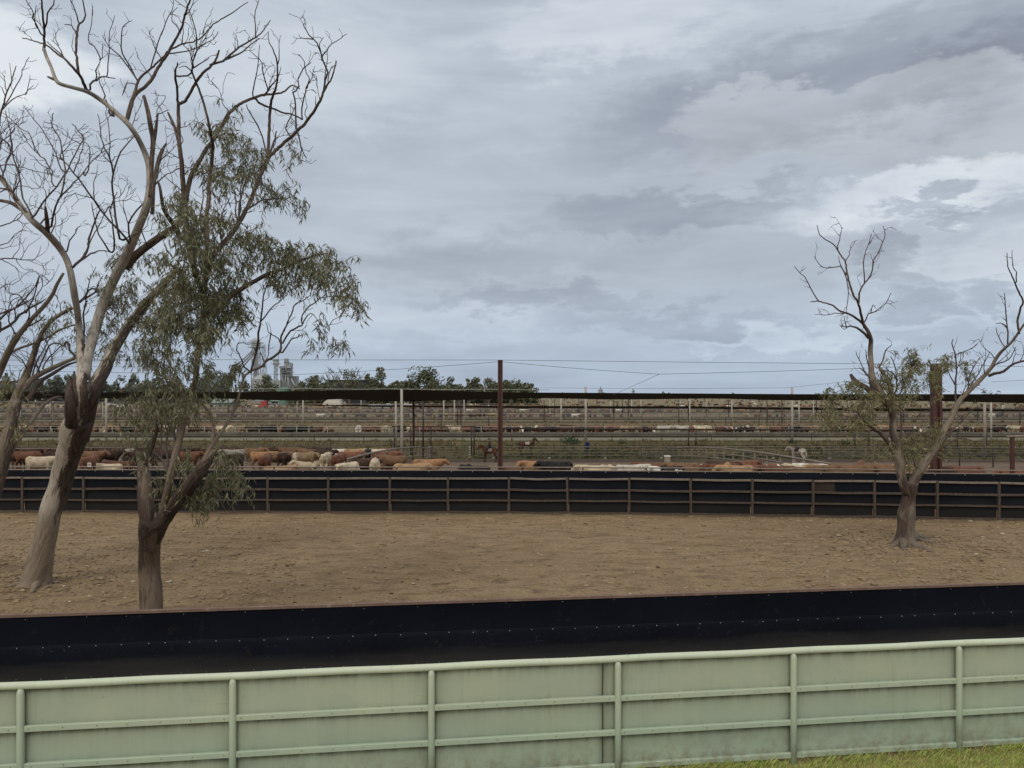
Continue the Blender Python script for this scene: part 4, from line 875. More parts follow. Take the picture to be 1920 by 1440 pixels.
def cow_mesh(name, pose='stand', turn=0.0, hump=0.0, voxel=.028):
    mb = MB(); lie = pose == 'lie'; dz = -.60 if lie else 0
    rings = [(-.90, 1.14, .07, .12), (-.86, 1.13, .19, .24), (-.72, 1.12, .27, .31), (-.5, 1.08, .30, .33), (-.2, 1.03, .345, .37), (.1, 1.01, .36, .39), (.36, 1.03, .335, .385), (.58, 1.06, .27, .37), (.74, 1.08, .20, .31), (.84, 1.09, .12, .2)]
    mb.loft([ell((x, 0, z + dz), 0, ry * (1.12 if lie else 1), rz) for x, z, ry, rz in rings])
    for k in (-1, 1): mb.ball((-.56, .19*k, 1.33 + dz), (.11, .08, .07), 8, 6); mb.ball((-.84, .12*k, 1.27 + dz), (.07, .06, .07), 8, 6); mb.ball((.50, .15*k, 1.28 + dz), (.13, .10, .13), 8, 6)
    if hump: mb.ball((.52, 0, 1.40 + dz), (.20, .10, hump), 12, 8)
    hz = {'stand': .10, 'lie': .14, 'eat': -.45, 'graze': -.85}[pose]
    a = Vector((.66, 0, 1.14 + dz)); c, s_ = math.cos(turn), math.sin(turn)
    def rot(x, z): return (a.x + x * c, a.y + x * s_, a.z + z)
    mb.tube([rot(-.05, 0), rot(.15, .0 + hz * .35), rot(.29, .03 + hz * .75), rot(.38, .05 + hz)], [.31, .27, .21, .165], 12)
    drop = .10 if pose in ('stand', 'lie') else .22
    h0 = Vector(rot(.38, .08 + hz)); fw = Vector((c, s_, 0))
    pts = [h0 - fw * .05, h0 + fw * .08 + Vector((0, 0, -.03)), h0 + fw * .21 + Vector((0, 0, -drop * 1.1)), h0 + fw * .34 + Vector((0, 0, -drop * 2.2)), h0 + fw * .38 + Vector((0, 0, -drop * 2.5))]
    mb.tube(pts, [.125, .155, .125, .10, .07], 12)
    sd = Vector((-s_, c, 0))
    for k in (-1, 1):
        e = h0 + sd * .10 * k + Vector((0, 0, .03))
        mb.tube([e, e + sd * .12 * k + Vector((0, 0, -.01)), e + sd * .24 * k + Vector((0, 0, -.07))], [.035, .052, .022], 8)
    if not lie:
        for k in (-1, 1):
            mb.tube([(.56, .15*k, .98), (.57, .17*k, .70), (.55, .165*k, .44), (.565, .165*k, .38), (.555, .165*k, .12), (.585, .165*k, .05), (.60, .165*k, 0)], [.15, .105, .062, .066, .046, .058, .066], 10)
            mb.tube([(-.66, .15*k, 1.08), (-.60, .19*k, .82), (-.62, .185*k, .66), (-.77, .17*k, .47), (-.75, .17*k, .38), (-.70, .17*k, .12), (-.67, .17*k, .05), (-.65, .17*k, 0)], [.20, .17, .115, .068, .06, .046, .058, .066], 10)
        mb.tube([(-.88, 0, 1.32), (-.96, 0, 1.2), (-.985, .01, .9), (-.97, .02, .62), (-.965, .03, .42)], [.04, .035, .026, .03, .045], 8)
        mb.tube([(.60, 0, .78), (.2, 0, .66), (-.35, 0, .74)], [.09, .10, .11], 8)
    else:
        for k in (-1, 1):
            mb.tube([(.58, .20*k, .42), (.82, .24*k, .16), (.62, .27*k, .07), (.50, .26*k, .06)], [.13, .085, .06, .055], 8)
            mb.tube([(-.60, .25*k, .42), (-.28, .36*k, .24), (-.55, .42*k, .09), (-.30, .46*k, .06)], [.2, .14, .07, .055], 8)
        mb.tube([(-.88, 0, .72), (-.98, .05, .5), (-.95, .22, .12)], [.04, .03, .035], 8)
    return remeshed(mb, name, voxel, 2)
def coat(name, c, belly=None, white=None, patch=None, rump=None):
    """hair coat; white = white face, patch = large white patches, rump = darker quarters"""
    m = bpy.data.materials.new(name); m.use_nodes = True; t = m.node_tree; b = NB(t); pr = t.nodes['Principled BSDF']
    pr.inputs['Roughness'].default_value = .75; pr.inputs['Specular IOR Level'].default_value = .2
    tcn = b.n('ShaderNodeTexCoord'); o = tcn.outputs['Object']; sp = b.n('ShaderNodeSeparateXYZ'); t.links.new(o, sp.inputs[0])
    oi = b.n('ShaderNodeObjectInfo'); off = b.n('ShaderNodeVectorMath', operation='ADD'); t.links.new(o, off.inputs[0])
    t.links.new(b.vec(b.m('MULTIPLY', oi.outputs['Random'], 31), b.m('MULTIPLY', oi.outputs['Random'], 17), 0.0), off.inputs[1]); v = off.outputs[0]
    col = b.mix(b.ramp(b.noise(v, 2.2, 5, .6), [(.35, 0.0), (.7, 1.0)]), c, tuple(x * .62 for x in c))
    col = b.mix(b.m('MULTIPLY', b.ramp(b.noise(v, 4.5, 6, .65), [(.50, 0.0), (.72, 1.0)]), .55), col, tuple(.4 * x + .6 * y for x, y in zip(c, (.11, .082, .06))))
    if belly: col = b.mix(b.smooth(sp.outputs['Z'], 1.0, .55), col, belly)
    if rump: col = b.mix(b.smooth(sp.outputs['X'], -.35, -.75), col, rump)
    if patch: col = b.mix(b.ramp(b.noise(v, 1.25, 3, .5), [(.50, 0.0), (.53, 1.0)]), col, patch)
    if white:
        wv = b.m('ADD', sp.outputs['X'], b.m('MULTIPLY', b.noise(o, 5, 3), .2))
        col = b.mix(b.smooth(wv, 1.12, 1.18), col, white)
    hs = b.n('ShaderNodeHueSaturation'); t.links.new(col, hs.inputs['Color']); b.put(hs.inputs['Value'], b.m('ADD', .78, b.m('MULTIPLY', oi.outputs['Random'], .44)))
    t.links.new(hs.outputs[0], pr.inputs['Base Color'])
    return m
W = (.62, .56, .47)
COAT = {
 'cream': coat('cream_coat', (.54, .45, .32), (.47, .39, .275)), 'white': coat('white_coat', (.60, .56, .48)),
 'tan': coat('tan_coat', (.32, .205, .11), (.25, .16, .09)), 'orange': coat('orange_coat', (.27, .145, .072), (.19, .105, .055)),
 'red': coat('red_brown_coat', (.155, .066, .040), (.10, .043, .029)), 'redwf': coat('white_faced_red_coat', (.165, .068, .042), (.11, .048, .032), white=W),
 'brown': coat('brown_coat', (.175, .098, .055), (.11, .062, .038)), 'dark': coat('dark_brown_coat', (.052, .028, .021), (.035, .021, .017)),
 'black': coat('black_coat', (.014, .013, .015)), 'grey': coat('grey_coat', (.29, .265, .215), (.22, .20, .165)),
 'brindle': coat('fawn_brindle_coat', (.25, .175, .10), (.14, .10, .065), rump=(.42, .36, .28)), 'pied': coat('black_and_white_coat', (.016, .015, .017), patch=(.66, .63, .58)),
}
CM = {'s': cow_mesh('standing_cow', 'stand', .0), 't': cow_mesh('turned_cow', 'stand', .9), 'u': cow_mesh('turned_back_cow', 'stand', -.8, .12), 'h': cow_mesh('humped_cow', 'stand', .25, .20), 'l': cow_mesh('lying_cow', 'lie', .5), 'm': cow_mesh('lying_humped_cow', 'lie', -.6, .12), 'e': cow_mesh('feeding_cow', 'eat', .1), 'g': cow_mesh('grazing_cow', 'graze', -.3)}
for k in CM: CM[k].materials.append(COAT['red'])
def cow(px, d, yaw, key, coat_, label, scale=1.0, group='cattle in the near pens', x=None):
    o = bpy.data.objects.new('cow', CM[key]); COL.objects.link(o)
    o.location = ((px - 960) / F * d if x is None else x, d, g(d) - .02); o.rotation_euler.z = R(yaw); o.scale = (scale,) * 3
    o.material_slots[0].link = 'OBJECT'; o.material_slots[0].material = COAT[coat_]
    return tag(o, label, 'cow', group)
TOPZ = {'s': 1.42, 't': 1.42, 'u': 1.44, 'h': 1.46, 'e': 1.40, 'g': 1.40, 'l': .84, 'm': .86}
def near(px, ytop, yaw, key, coat_, label, scale=.98):
    d = solve(lambda q: (H - g(q) - TOPZ[key] * scale) * F / q, 37.6, 84, ytop - HOR)
    return cow(px, d, yaw, key, coat_, label, scale)
# yaw 0 faces right, 180 left, 90 away, -90 towards the viewer
NEAR = [
 (76, 855, 4, 's', 'cream', 'dirty cream cow standing side on by the fence, left of the leaning pale trunk'),
 (44, 838, 185, 's', 'cream', 'cream cow at the far back left of the pen beside a tan cow'),
 (74, 838, 0, 's', 'tan', 'tan cow at the far back left, right of the cream one'),
 (74, 848, 175, 'l', 'redwf', 'white faced red cow behind the dirty cream cow'),
 (30, 845, 160, 's', 'dark', 'dark brown cow half hidden by the left edge limbs'),
 (52, 846, 20, 'e', 'red', 'dark red cow standing behind the dirty cream cow'),
 (108, 846, 30, 's', 'dark', 'dark cow just left of the leaning trunk'),
 (166, 855, 100, 's', 'red', 'red cow seen from behind at the number plate'),
 (172, 845, 5, 's', 'brown', 'brown cow looking right, close right of the leaning trunk'),
 (205, 843, 10, 't', 'dark', 'very dark cow between the brown cow and a pale grey cow'),
 (232, 842, 80, 's', 'grey', 'pale grey cow seen from behind near the leaning trunk'),
 (228, 863, 190, 'l', 'red', 'red cow lying by the fence left of the forked tree'),
 (204, 868, 180, 'l', 'cream', 'cream cow lying beside the red one left of the forked tree'),
 (268, 845, 185, 'h', 'dark', 'humped black brown cow behind the broken stub of the forked tree'),
 (310, 842, 10, 's', 'dark', 'dark cow behind the stems of the forked tree'),
 (378, 838, 175, 's', 'tan', 'pale tan cow far back behind the right limb of the forked tree'),
 (352, 846, 0, 's', 'red', 'red cow behind the right limb of the forked tree'),
 (438, 842, 200, 's', 'grey', 'grey white cow just right of the hanging leaves'),
 (440, 850, 260, 's', 'dark', 'dark cow standing just right of the hanging leaves'),
 (492, 846, 3, 's', 'orange', 'golden tan cow standing side on facing right, right of the hanging leaves'),
 (497, 853, 95, 's', 'red', 'dark red cow seen from behind in front of the golden tan cow'),
 (462, 838, 30, 't', 'tan', 'small tan cow at the back above the golden tan cow'),
 (520, 847, 20, 's', 'brown', 'brown cow behind the head of the golden tan cow'),
 (534, 847, 80, 's', 'dark', 'almost black cow between the golden tan cow and the fawn brindle'),
 (572, 847, 3, 'u', 'brindle', 'fawn brindle cow with pale hindquarters facing right'),
 (577, 862, 190, 'l', 'cream', 'cream cow lying in front of the fawn brindle cow'),
 (611, 849, 92, 's', 'cream', 'cream cow standing with its rump to the viewer'),
 (634, 851, 85, 's', 'red', 'red brown cow seen from behind, right of the cream rump'),
 (566, 840, 170, 's', 'brown', 'brown cow in the back row behind the fawn brindle'),
 (578, 840, 0, 's', 'cream', 'cream cow back showing in the back row'),
 (604, 843, 20, 's', 'dark', 'dark cow in the back row left of the white one'),
 (632, 841, 180, 's', 'white', 'white cow in the back row left of the slanting rail'),
 (664, 841, 10, 's', 'tan', 'tan cow in the back row above the slanting rail'),
 (656, 846, 0, 's', 'red', 'dark red cow above the low end of the slanting rail'),
 (690, 842, 100, 's', 'black', 'black cow behind the slanting rail'),
 (706, 841, 175, 's', 'cream', 'cream cow at the back behind the slanting rail'),
 (722, 846, 5, 's', 'red', 'red cow behind the slanting rail, left of the white post'),
 (738, 853, 170, 's', 'brown', 'brown cow by the foot of the white post'),
 (522, 872, 10, 'l', 'tan', 'tan cow lying low behind the fence below the golden tan cow'),
 (654, 866, 250, 's', 'cream', 'cream cow facing the fence under the slanting rail'),
 (676, 859, 30, 's', 'dark', 'dark cow standing under the slanting rail'),
 (703, 860, 100, 's', 'cream', 'cream cow seen from behind under the slanting rail'),
 (722, 866, 5, 'm', 'red', 'red cow lying under the slanting rail'),
 (768, 868, 2, 's', 'tan', 'pale tan cow back above the fence at the foot of the white post'),
 (801, 860, 3, 's', 'orange', 'orange brown cow facing right in front of the yard'),
 (893, 871, 175, 'm', 'black', 'black cow lying in front of the ridden horse'),
 (1003, 863, 178, 't', 'orange', 'orange tan cow looking at the viewer, right of the rusty pole'),
 (1044, 864, 178, 's', 'black', 'black cow standing right of the orange tan cow'),
 (972, 873, 180, 'l', 'brown', 'brown cow lying right of the rusty pole'),
 (1076, 873, 160, 'l', 'brown', 'brown cow lying right of the black cow'),
 (1118, 871, 178, 's', 'cream', 'cream cow back below the person in blue'),
 (1158, 872, 170, 'm', 'cream', 'cream cow lying right of the person in blue'),
 (1182, 870, 10, 's', 'white', 'white cow back among the brown ones, right of the person in blue'),
 (1200, 871, 180, 'l', 'tan', 'tan cow lying right of the white back'),
 (1222, 866, 178, 's', 'red', 'red cow back right of the white back'),
 (1254, 873, 190, 's', 'pied', 'black and white cow close behind the fence'),
 (1282, 867, 175, 's', 'tan', 'tan cow right of the black and white cow'),
 (1318, 868, 5, 'm', 'white', 'white rumped cow between two tan ones'),
 (1382, 870, 176, 'h', 'tan', 'big humped tan cow close behind the fence'),
 (1344, 868, 0, 's', 'red', 'red cow behind the big humped tan one'),
 (1422, 870, 5, 's', 'redwf', 'white faced red cow right of the humped tan one'),
 (1462, 872, 178, 's', 'red', 'red cow under the long slanting rail'),
 (1492, 871, 100, 's', 'cream', 'cream cow seen from behind under the long slanting rail'),
 (1508, 874, 0, 's', 'brown', 'brown cow in front of the cream one under the long slanting rail'),
 (1524, 868, 180, 's', 'white', 'white cow at the lower end of the long slanting rail'),
 (1542, 870, 170, 't', 'tan', 'tan cow left of the broad brown bull'),
 (1592, 868, 2, 'h', 'brown', 'broad brown bull facing right at the lower end of the long slanting rail', 1.2),
 (1664, 869, 178, 's', 'brown', 'brown cow half hidden by the trunk of the right tree'),
 (1716, 870, 5, 's', 'tan', 'tan cow between the two trunks of the right tree'),
 (1776, 873, 200, 's', 'dark', 'dark cow right of the right tree'),
 (1812, 873, 176, 's', 'red', 'red cow lowering behind the pipes right of the right tree'),
 (1912, 880, 178, 's', 'red', 'dark red cow at the right edge beside the gate post'),
]
for c in NEAR: near(*c)
# the packed backs behind the named ones
fr = random.Random(21)
for _ in range(30):
    px = fr.uniform(-10, 735); d = fr.uniform(67, 76.5); c_ = fr.choice(('dark', 'dark', 'red', 'dark', 'brown', 'dark'))
    if px > 640 and d < 68: continue
    cow(px, d, fr.choice((0, 180, 20, 160, 90, 200)), fr.choice('sstue'), c_, {'dark': 'dark brown', 'red': 'dark red', 'brown': 'mid brown'}[c_] + ' cow packed in the crowded back of the left pen', fr.uniform(.95, 1.08), 'dark cattle crowded in the left pen')
for _ in range(14):
    px = fr.uniform(1205, 1560); d = fr.uniform(42.5, 50); c_ = fr.choice(('red', 'brown', 'red', 'dark', 'redwf'))
    cow(px, d, fr.choice((0, 180, 15, 165)), fr.choice('slm'), c_, {'dark': 'dark brown', 'red': 'red brown', 'brown': 'mid brown', 'redwf': 'white faced red'}[c_] + ' cow among the low row of backs right of the yard', fr.uniform(.92, 1.05), 'cattle in the right pen')

def horse_mesh(name, turn=0.0, neck=.55, step=0.0, voxel=.03):
    mb = MB()
    rings = [(-.82, 1.28, .08, .12), (-.78, 1.27, .19, .22), (-.62, 1.27, .25, .27), (-.35, 1.22, .255, .27), (0, 1.18, .265, .29), (.3, 1.20, .245, .30), (.52, 1.23, .2, .30), (.66, 1.24, .13, .24), (.72, 1.24, .07, .14)]
    mb.loft([ell((x, 0, z), 0, ry, rz) for x, z, ry, rz in rings])
    a = Vector((.52, 0, 1.32)); c, s_ = math.cos(turn), math.sin(turn)
    def rot(x, z): return Vector((a.x + x * c, x * s_, a.z + z))
    mb.tube([rot(-.05, -.05), rot(.16, neck * .35), rot(.33, neck * .75), rot(.42, neck)], [.25, .175, .125, .10], 12)
    h0 = rot(.40, neck + .02); fw = Vector((c, s_, 0))
    mb.tube([h0 - fw * .03, h0 + fw * .10 + Vector((0, 0, -.05)), h0 + fw * .26 + Vector((0, 0, -.22)), h0 + fw * .38 + Vector((0, 0, -.40)), h0 + fw * .41 + Vector((0, 0, -.45))], [.095, .115, .085, .068, .045], 12)
    sd = Vector((-s_, c, 0))
    for k in (-1, 1):
        e = h0 + sd * .055 * k + Vector((0, 0, .06)); mb.tube([e, e + Vector((0, 0, .07)) + sd * .012 * k, e + Vector((0, 0, .15)) + sd * .01 * k], [.028, .033, .008], 8)
        q = step * k
        mb.tube([(.48, .13*k, 1.12), (.49 + q*.3, .14*k, .86), (.48 + q*.6, .14*k, .58), (.49 + q*.6, .14*k, .50), (.48 + q*.5, .14*k, .17), (.51 + q*.5, .14*k, .07), (.54 + q*.5, .14*k, 0)], [.14, .095, .056, .06, .038, .05, .065], 10)
        mb.tube([(-.60, .13*k, 1.22), (-.54, .16*k, .95), (-.58 - q*.3, .155*k, .77), (-.73 - q*.4, .14*k, .55), (-.71 - q*.5, .14*k, .46), (-.68 - q*.6, .14*k, .17), (-.65 - q*.6, .14*k, .07), (-.62 - q*.6, .14*k, 0)], [.2, .155, .10, .058, .052, .038, .05, .065], 10)
    mb.tube([(-.78, 0, 1.42), (-.90, 0, 1.30), (-.96, 0, .95), (-.95, 0, .6)], [.045, .06, .075, .03], 8)
    mane = MB()
    P0 = [rot(-.02, .17), rot(.10, .05 + neck * .45 + .12), rot(.25, neck * .8 + .10), rot(.36, neck + .13)]
    for k in range(3):
        mane.tube([P0[k] + sd * .0, (P0[k] + P0[k+1]) / 2 + sd * .02, P0[k+1]], [.04, .055, .04], 6)
    me = remeshed(mb, name, voxel); return me, mane
def saddle_parts(top=1.48):
    """saddle with skirt, seat and blanket in horse space"""
    s1 = MB(); arcs = []
    for x in (-.22, -.05, .12, .26):
        arcs.append([(x, .30 * math.sin(a), top - .30 + .315 * math.cos(a)) for a in [math.pi * .52 * (k / 6 - 1) for k in range(13)]])
    n = 13
    for r in arcs:
        for p in r: s1.vert(p)
    for i in range(3):
        for k in range(n - 1): s1.face((i*n + k, i*n + k + 1, (i+1)*n + k + 1, (i+1)*n + k))
    s2 = MB(); s2.loft([ell((-.16, 0, top + .045), 0, .15, .075, 10), ell((-.08, 0, top + .02), 0, .16, .05, 10), ell((.06, 0, top + .02), 0, .13, .05, 10), ell((.15, 0, top + .05), 0, .09, .085, 10)])
    s3 = MB()
    for k in (-1, 1): s3.tube([(.02, .29*k, top - .22), (.02, .31*k, top - .5), (.02, .315*k, top - .62)], .018, 6); s3.box((.02, .315*k, top - .68), (.09, .10, .03))
    return s1, s2, s3
HM = {'bay': coat('bay_horse_coat', (.16, .065, .035), (.06, .03, .022)), 'dun': coat('grey_horse_coat', (.78, .72, .60), (.66, .60, .49)), 'dkbay': coat('dark_bay_horse_coat', (.075, .032, .024), (.03, .02, .017))}
M_mane = pm('dark_mane', (.02, .016, .014), (.03, .022, .018), 9, .8); M_saddle = pm('saddle_leather', (.07, .035, .02), (.04, .022, .014), 6, .5); M_blanket = pm('saddle_blanket', (.42, .40, .36), (.28, .22, .18), 9, .9)
def horse(px, d, yaw, coat_, label, slabel, turn=0, neck=.5, blanket=None, step=0.0):
    x = (px - 960) / F * d; e = empty('horse', (x, d, g(d)), label, 'horse', None, R(yaw))
    me, mane = horse_mesh('horse_body', turn, neck, step); me.materials.append(HM[coat_])
    o = bpy.data.objects.new('body', me); COL.objects.link(o); o.parent = e
    mane.build('mane', M_mane if coat_ != 'dun' else M_blanket, e, True, local=1)
    se = empty('saddle', (x, d, g(d)), slabel, 'saddle', None, R(yaw))
    a, b_, c = saddle_parts(1.50); a.build('blanket', blanket or M_blanket, se, True, local=1); b_.build('seat', M_saddle, se, True, local=1); c.build('stirrups', M_saddle, se, local=1)
    return e
DH = 80.5
horse(918, DH, 180, 'bay', 'bay horse carrying a rider, left of the rusty pole', 'stock saddle under the rider in the hat', .1, .42, step=.10)
horse(988, 88.0, 8, 'dkbay', 'riderless dark bay horse with a pale saddle blanket beyond the yard rails', 'saddle on a pale blanket on the riderless dark bay horse', 0, .52)
horse(1496, 80.0, 128, 'dun', 'pale grey horse standing near the long slanting rail, turned partly away', 'dark saddle on the pale grey horse', .6, .30, blanket=M_saddle)

# ---------------------------------------------------------------- people
M_skin = pm('skin', (.42, .25, .17), (.36, .21, .14), 5, .6); M_hair = pm('dark_hair', (.03, .02, .015), (.05, .03, .02), 9, .8)
M_blue = pm('blue_work_shirt', (.022, .028, .115), (.015, .02, .08), 6, .9); M_jean = pm('dark_jeans', (.03, .038, .07), (.02, .026, .05), 8, .9)
M_check = pm('plum_shirt', (.10, .062, .068), (.06, .04, .045), 9, .9); M_hat = pm('brown_felt_hat', (.075, .05, .036), (.05, .034, .026), 6, .9); M_boot = pm('work_boot', (.05, .03, .02), (.03, .02, .015), 6, .6)
def head_parts(mb, c, fw, s=1.0):
    c = Vector(c); fw = Vector(fw).normalized(); sd = Vector((-fw.y, fw.x, 0))
    mb.ball(c, (.078, .078, .108), 12, 10); mb.ball(c + fw * .035 + Vector((0, 0, -.055)), (.052, .052, .055), 10, 8)
    mb.tube([c + fw * .075 + Vector((0, 0, .012)), c + fw * .102 + Vector((0, 0, -.022)), c + fw * .080 + Vector((0, 0, -.032))], [.012, .019, .014], 6)
    for k in (-1, 1): mb.ball(c + sd * .078 * k, (.016, .016, .03), 6, 5)
    mb.tube([c + Vector((0, 0, -.07)), c + Vector((0, 0, -.19)) - fw * .02], [.052, .058], 10)
def hand(mb, w, dr, side, up=(0, 0, 1)):
    w = Vector(w); dr = Vector(dr).normalized(); up = Vector(up); sd = dr.cross(up).normalized() * side; nrm = dr.cross(sd)
    mb.ball(w + dr * .045, (.038, .03, .045), 8, 6)
    for k, (L, o) in enumerate(((.070, -.027), (.080, -.009), (.075, .009), (.058, .026))):
        b = w + dr * .08 + sd * o; mb.tube([b - dr * .02, b + dr * L * .5 + nrm * .008, b + dr * L * .85 + nrm * .03], [.0095, .009, .0075], 6)
    b = w + dr * .03 - sd * .03; mb.tube([b, b - sd * .03 + dr * .03, b - sd * .028 + dr * .062], [.012, .0105, .008], 6)
def person_standing(px, d, yaw, label):
    x = (px - 960) / F * d; e = empty('person', (x, d, g(d)), label, 'person', None, R(yaw))
    mb = MB()      # facing +x
    mb.loft([ell((0, 0, .88), 0, .155, .01, 12)] if False else [[(.105*math.cos(a), .16*math.sin(a), z) for a in [2*math.pi*k/14 for k in range(14)]] for z in (.86, .95)] + [[(.095*math.cos(a), .145*math.sin(a), 1.05) for a in [2*math.pi*k/14 for k in range(14)]], [(.11*math.cos(a), .17*math.sin(a), 1.25) for a in [2*math.pi*k/14 for k in range(14)]], [(.10*math.cos(a), .19*math.sin(a), 1.40) for a in [2*math.pi*k/14 for k in range(14)]], [(.06*math.cos(a), .10*math.sin(a), 1.48) for a in [2*math.pi*k/14 for k in range(14)]]])
    head_parts(mb, (.03, 0, 1.64), (1, .25, 0))
    for k, sx in ((-1, .10), (1, -.10)):
        mb.tube([(0, .09*k, .93), (.03 + sx*.6, .10*k, .52), (sx, .10*k, .46), (sx - .01, .10*k, .10), (sx, .10*k, .05)], [.095, .062, .06, .042, .04], 10)
        mb.tube([(sx - .05, .10*k, .04), (sx + .06, .10*k, .04), (sx + .17, .105*k, .03)], [.045, .045, .03], 8)
        mb.tube([(0, .19*k, 1.40), (.0, .27*k, 1.15), (.08, .27*k, .98), (.16, .24*k, .91)], [.055, .044, .036, .028], 8)
        hand(mb, (.16, .24*k, .91), (.8, -.1*k, -.5), k)
    me = remeshed(mb, 'person_body', .014, 2); me.materials.append(M_skin); o = bpy.data.objects.new('body', me); COL.objects.link(o); o.parent = e
    sh = MB()
    rg = lambda a, b, z: [(a*math.cos(t), b*math.sin(t), z) for t in [2*math.pi*k/14 for k in range(14)]]
    sh.loft([rg(.125, .175, .90), rg(.12, .168, 1.05), rg(.13, .19, 1.25), rg(.12, .21, 1.40), rg(.075, .13, 1.49)])
    for k in (-1, 1): sh.tube([(0, .17*k, 1.42), (0, .275*k, 1.16), (.08, .275*k, .98), (.14, .25*k, .925)], [.075, .062, .052, .044], 10)
    mes = remeshed(sh, 'shirt', .02, 2); mes.materials.append(M_blue); o = bpy.data.objects.new('shirt', mes); COL.objects.link(o); o.parent = e
    tr = MB(); tr.loft([rg(.118, .172, .80), rg(.122, .175, .95)])
    for k, sx in ((-1, .10), (1, -.10)): tr.tube([(0, .09*k, .92), (.03 + sx*.6, .10*k, .52), (sx, .10*k, .44), (sx - .01, .10*k, .08)], [.108, .078, .074, .062], 10)
    met = remeshed(tr, 'trousers', .02, 2); met.materials.append(M_blue); o = bpy.data.objects.new('trousers', met); COL.objects.link(o); o.parent = e
    hr = MB(); hr.ball((.015, 0, 1.675), (.088, .088, .095), 12, 8); hr.build('hair', M_hair, e, True, local=1)
person_standing(1101, 88.0, -60, 'person on foot in dark blue work clothes crossing the yard')
def person_riding(px, d, yaw, label):
    x = (px - 960) / F * d; e = empty('person', (x, d, g(d)), label, 'person', None, R(yaw))
    rg = lambda c, a, b, z: [(c + a*math.cos(t), b*math.sin(t), z) for t in [2*math.pi*k/14 for k in range(14)]]
    mb = MB(); z0 = 1.53
    mb.loft([rg(-.06, .12, .17, z0), rg(-.05, .11, .16, z0+.14), rg(-.03, .10, .15, z0+.24), rg(0, .11, .175, z0+.42), rg(0, .10, .19, z0+.56), rg(.0, .06, .10, z0+.64)])
    head_parts(mb, (.05, 0, z0 + .80), (1, .2, 0))
    for k in (-1, 1):
        mb.tube([(-.04, .10*k, z0+.07), (.26, .30*k, z0-.08), (.22, .33*k, z0-.42), (.17, .34*k, z0-.56)], [.10, .072, .052, .042], 10)
        mb.tube([(.12, .34*k, z0-.60), (.24, .34*k, z0-.60), (.34, .35*k, z0-.61)], [.045, .045, .03], 8)
        mb.tube([(0, .19*k, z0+.55), (.04, .27*k, z0+.32), (.22, .14*k, z0+.22), (.30, .06*k, z0+.20)], [.055, .045, .036, .028], 8)
        hand(mb, (.30, .06*k, z0+.20), (.8, -.2*k, -.3), k)
    me = remeshed(mb, 'rider_body', .014, 2); me.materials.append(M_skin); o = bpy.data.objects.new('body', me); COL.objects.link(o); o.parent = e
    sh = MB(); sh.loft([rg(-.05, .13, .18, z0+.10), rg(-.03, .125, .172, z0+.24), rg(0, .13, .195, z0+.42), rg(0, .12, .21, z0+.57), rg(0, .07, .12, z0+.66)])
    for k in (-1, 1): sh.tube([(0, .17*k, z0+.57), (.04, .275*k, z0+.32), (.20, .16*k, z0+.225), (.27, .08*k, z0+.205)], [.075, .062, .05, .042], 10)
    mes = remeshed(sh, 'shirt', .02, 2); mes.materials.append(M_check); o = bpy.data.objects.new('shirt', mes); COL.objects.link(o); o.parent = e
    tr = MB(); tr.loft([rg(-.06, .14, .185, z0-.02), rg(-.05, .13, .178, z0+.12)])
    for k in (-1, 1): tr.tube([(-.04, .10*k, z0+.06), (.26, .305*k, z0-.08), (.22, .335*k, z0-.42), (.18, .345*k, z0-.54)], [.115, .085, .066, .058], 10)
    met = remeshed(tr, 'trousers', .02, 2); met.materials.append(M_jean); o = bpy.data.objects.new('trousers', met); COL.objects.link(o); o.parent = e
    ht = MB(); zc = z0 + .865
    rh = lambda a, z: [(.045 + a*1.12*math.cos(t), a*math.sin(t), z + .03 * abs(math.sin(t)) * (a > .12)) for t in [2*math.pi*k/18 for k in range(18)]]
    ht.loft([rh(.20, zc), rh(.205, zc+.008), rh(.105, zc+.02), rh(.10, zc+.10), rh(.075, zc+.135)]); ht.build('hat', M_hat, e, True, local=1)
    bt = MB()
    for k in (-1, 1): bt.tube([(.11, .345*k, z0-.60), (.24, .345*k, z0-.60), (.35, .355*k, z0-.61)], [.055, .055, .036], 8)
    bt.build('boots', M_boot, e, True, local=1)
person_riding(918, DH, 180, 'person in a brown felt hat and plum shirt riding the bay horse')
# ---------------------------------------------------------------- cattle at the far troughs
KEYS = ['red'] * 8 + ['dark'] * 6 + ['brown'] * 5 + ['redwf'] * 3 + ['tan'] * 2 + ['black'] * 3 + ['cream', 'orange', 'brindle']
LAB = {'red': 'red brown', 'redwf': 'white faced red', 'dark': 'dark brown', 'brown': 'mid brown', 'tan': 'tan', 'black': 'black', 'cream': 'cream', 'orange': 'orange brown', 'brindle': 'fawn brindle', 'white': 'white', 'pied': 'black and white', 'grey': 'grey'}
def row(d0, depth, x0, x1, step, where, group, gaps=(), key='stge', special=()):
    x = x0; n = 0
    for (px, c, yaw) in special:
        cow(px, d0 + .6, yaw, 's', c, LAB[c] + ' cow ' + where, 1.0, group); n += 1
    while x < x1:
        px = 960 + x / d0 * F
        if not any(a < px < b for a, b in gaps) and not any(abs(px - q[0]) < 14 * 105 / d0 for q in special):
            c = rnd.choice(KEYS); yaw = rnd.choice((-90, -75, -110, 90, 0, 180, 20, 160, -60, -120)) + rnd.uniform(-12, 12)
            cow(0, d0 + rnd.random() ** 1.5 * depth, yaw, rnd.choice(key), c, LAB[c] + ' cow ' + where, rnd.uniform(.92, 1.05), group, x); n += 1
        x += step * rnd.uniform(.6, 1.4)
    return n
